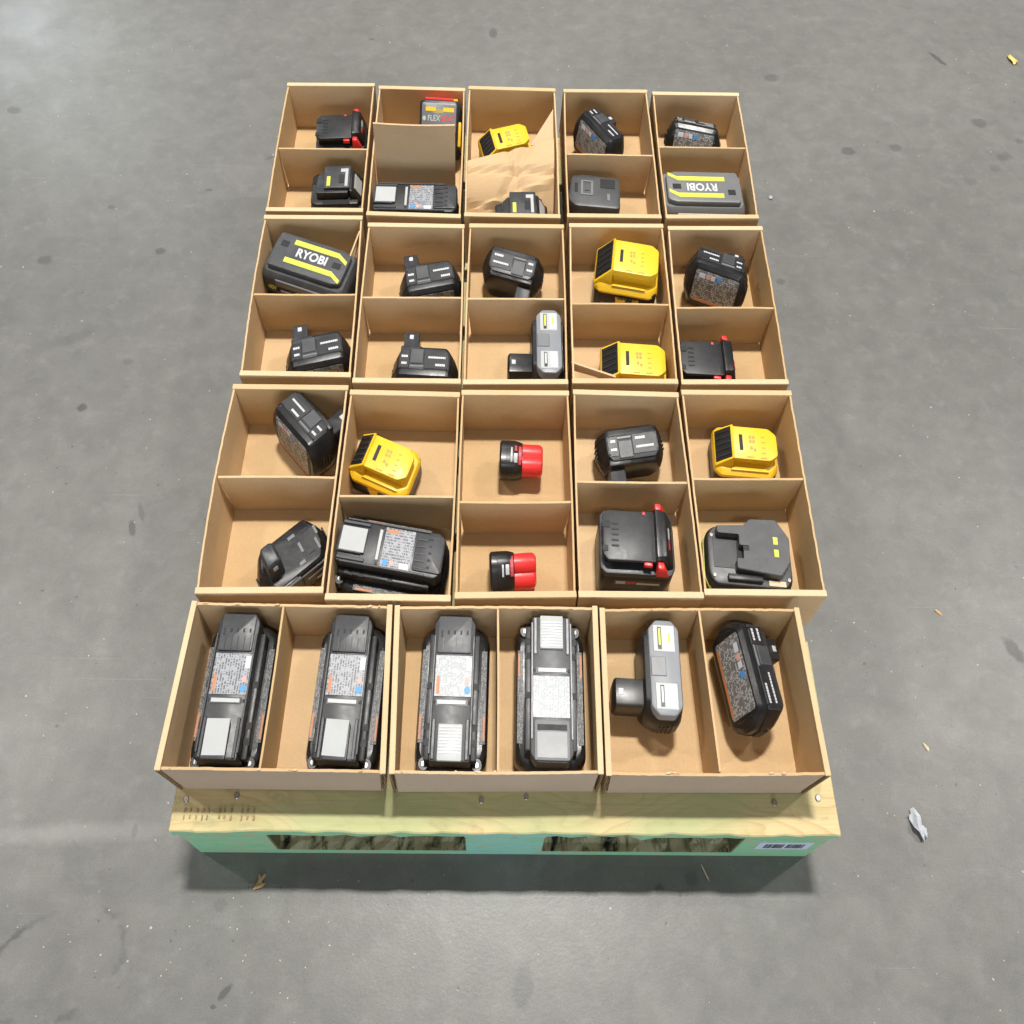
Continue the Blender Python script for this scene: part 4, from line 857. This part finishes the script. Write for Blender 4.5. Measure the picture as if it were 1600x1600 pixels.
# front row
long_pack((-.4240, .1447), -91, 'long black pack, leftmost in the front row, white sticker towards the viewer', sticker=(-.004, 1))
long_pack((-.2500, .1447), -92, 'long black pack, second from left in the front row, beside the double wall', sticker=(-.001, -1))
long_pack((-.0868, .1450), -91, 'long grey topped pack, third from left in the front row, pale latch towards the viewer', style='grey')
long_pack((.0640, .1450), 89, 'long grey topped pack in the front row with its pale latch at the far end', style='silver')
post_pack((.2364, .1699), rotz(88), 'silver grey battery in the front row, its black post pointing left', stem=-1, grey=True)
post_pack((.3600, .1670), rotz(-81) @ rotx(-28), z0=.0138, L=.136, Z=.070, label= 'black battery showing a speckled label with orange edge in the front right box', stem=-1)

# ------------------------------------------------------------------ loose cardboard
def grid_sheet(fn, nu, nv, th=.003):
    V = []; F = []
    for k in (0, 1):
        for i in range(nu + 1):
            for j in range(nv + 1):
                q = Vector(fn(i / nu, j / nv)); q.z -= k * th; V.append(q)
    n = (nu + 1) * (nv + 1); I = lambda k, i, j: k * n + i * (nv + 1) + j
    for i in range(nu):
        for j in range(nv):
            F.append((I(0, i, j), I(0, i + 1, j), I(0, i + 1, j + 1), I(0, i, j + 1))); F.append((I(1, i, j), I(1, i, j + 1), I(1, i + 1, j + 1), I(1, i + 1, j)))
    for i in range(nu):
        for j in (0, nv):
            F.append((I(0, i, j), I(0, i + 1, j), I(1, i + 1, j), I(1, i, j)))
    for j in range(nv):
        for i in (0, nu):
            F.append((I(0, i, j), I(0, i, j + 1), I(1, i, j + 1), I(1, i, j)))
    return bm_from(V, F)
t = Thing('cardboard_sheet', 'smooth cardboard sheet leaning over the divider of a far row box', 'cardboard sheet', (-.21, 1.07, ZB))
def f1(u, v):
    x = (-.2935 + .21) + u * .173 + (v - 1) * .002; y = -.013 - (1 - v) * .016 - .003 * math.sin(u * 3.1); z = .138 - (1 - v) * .134
    return (x, y, z)
V = []; F = []
nu, nv = 12, 6
for k in (0, 1):
    for i in range(nu + 1):
        for j in range(nv + 1):
            q = Vector(f1(i / nu, j / nv)); q.y += k * .0034; V.append(q)
n = (nu + 1) * (nv + 1); I = lambda k, i, j: k * n + i * (nv + 1) + j
for i in range(nu):
    for j in range(nv):
        F += [(I(0, i, j), I(0, i + 1, j), I(0, i + 1, j + 1), I(0, i, j + 1)), (I(1, i, j), I(1, i, j + 1), I(1, i + 1, j + 1), I(1, i + 1, j))]
for i in range(nu):
    for j in (0, nv): F.append((I(0, i, j), I(0, i + 1, j), I(1, i + 1, j), I(1, i, j)))
for j in range(nv):
    for i in (0, nu): F.append((I(0, i, j), I(0, i, j + 1), I(1, i, j + 1), I(1, i, j)))
t.part('sheet', bm_from(V, F), 'kraft_sheet', smooth=False)

t = Thing('creased_cardboard', 'creased cardboard sheet laid over the divider of the middle far row box', 'cardboard sheet', (0, 1.02, ZB))
rnd = random.Random(4)
def f2(u, v):
    x = -.0935 + u * .188; yb = .017 + u * .060; yf = -.088 + u * .030; y = yf + (yb - yf) * v
    z = .018 + .070 * math.sin(min(v * 1.15, 1) * math.pi / 2) - .010 * u * (1 - v)
    for a, b_, c_, am in ((.45, 1.9, .62, .007), (-.35, 1.7, .42, .006), (.4, 1.6, 1.25, .006), (1.9, .45, 1.35, .004), (1.2, -.55, .30, .005), (.3, 2.0, .34, .005)):
        d = (a * u + b_ * v - c_); z -= am * max(0, 1 - abs(d) / .11) if a > 0 else -am * max(0, 1 - abs(d) / .10)
    return (x, y, z)
cs = t.part('sheet', grid_sheet(f2, 30, 22, .0034), 'kraft_sheet', smooth=False)
t.part('raised_flap', hexa([(.042, .062, .085), (.0935, .0775, .083), (.0945, .080, .080), (.043, .065, .082)], [(.080, .120, .094), (.0935, .140, .098), (.0940, .143, .095), (.081, .123, .091)]), 'kraft_sheet', cs, smooth=False)

t = Thing('cardboard_strip', 'narrow cardboard strip slanting in front of a yellow battery in the second row', 'cardboard strip', (.15, .605, ZB))
t.part('strip', hexa([(-.034, .020, .062), (.040, -.006, .070), (.041, -.003, .070), (-.033, .023, .062)], [(-.036, .022, .076), (.044, -.010, .084), (.045, -.007, .084), (-.035, .025, .076)]), 'kraft_sheet', smooth=False)
t = Thing('cardboard_strip', 'small folded cardboard strip beside the tilted lime striped battery', 'cardboard strip', (-.318, .85, ZB))
t.part('strip', hexa([(-.002, -.030, .055), (.004, .030, .060), (.007, .030, .060), (.001, -.030, .055)], [(-.010, -.026, .072), (.007, .028, .080), (.010, .028, .080), (-.007, -.026, .072)]), 'kraft_sheet', smooth=False)

# ------------------------------------------------------------------ litter on the floor (already in final proportions)
def litter(name, label, cat, x, y, bm, mat):
    t = Thing(name, label, cat, (x, y * .75, .0008)); t.part('scrap', bm, mat, smooth=False); return t
def crumple(sx, sy, sz, seed, n=14):
    rr_ = random.Random(seed); V = []; F = []
    k = 5
    for i in range(k):
        for j in range(k):
            u, v = i / (k - 1) - .5, j / (k - 1) - .5
            V.append((sx * (u + rr_.uniform(-.09, .09)) * (1 - .5 * abs(v)), sy * (v + rr_.uniform(-.09, .09)), rr_.uniform(.1, 1) * sz))
    for i in range(k - 1):
        for j in range(k - 1):
            a = i * k + j; F += [(a, a + k, a + k + 1), (a, a + k + 1, a + 1)]
    bm = bm_from(V, F); bmesh.ops.solidify(bm, geom=bm.faces[:], thickness=.0006); return bm
litter('paper_scrap', 'crumpled scrap of white plastic film on the floor right of the pallet', 'scrap', .705, .058, xf(crumple(.018, .036, .010, 5), rotz(25)), 'paper_scrap')
litter('wood_chip', 'splintered brown wood chip in the shadow in front of the pallet', 'wood chip', -.402, -.042, join(xf(lump(.016, .0035, .003, 2), rotz(52)), xf(lump(.011, .003, .003, 4), tr(.003, -.003, .001) @ rotz(20)), xf(lump(.009, .003, .002, 8), tr(.002, .004, .001) @ rotz(-60))), 'wood_chip')
litter('wood_chip', 'small tan wood chip right of the third row, near the pallet edge', 'wood chip', .838, .461, xf(lump(.009, .003, .002, 12), rotz(-40)), 'wood_chip')
litter('wood_chip', 'tiny tan chip on the floor right of the front row', 'wood chip', .753, .195, xf(lump(.008, .003, .002, 14), rotz(-55)), 'pale_chip')
litter('thin_splinter', 'thin pale splinter lying in the pallet shadow', 'wood chip', .333, -.023, xf(lump(.016, .0012, .001, 15), rotz(-62)), 'pale_chip')
litter('yellow_scrap', 'small yellow and white scrap on the floor at the far right', 'scrap', 1.478, 2.257, xf(crumple(.018, .030, .008, 9), rotz(20)), 'yellow_scrap')
litter('paper_scrap', 'tiny white scrap on the floor right of the far row', 'scrap', .676, 1.636, xf(crumple(.008, .008, .004, 6), rotz(70)), 'paper_scrap')
# crumbs strewn over the slab
rnd = random.Random(21); cr = bmesh.new(); cb = []
for i in range(190):
    x, y = (rnd.uniform(-1.3, 1.4), rnd.uniform(-.25, 2.4)) if i < 150 else (rnd.gauss(-.35, .25), rnd.uniform(-.22, -.06))
    if abs(x) < .53 and 0 < y < 1.66: continue
    s_ = rnd.uniform(.0005, .0013)
    cb.append(xf(lump(s_ * rnd.uniform(1, 2), s_, s_ * .5, i), tr(x, y, s_ * .3) @ rotz(rnd.uniform(0, 180))))
plain('floor_crumbs', join(*cb), 'pale_chip', 'stuff')
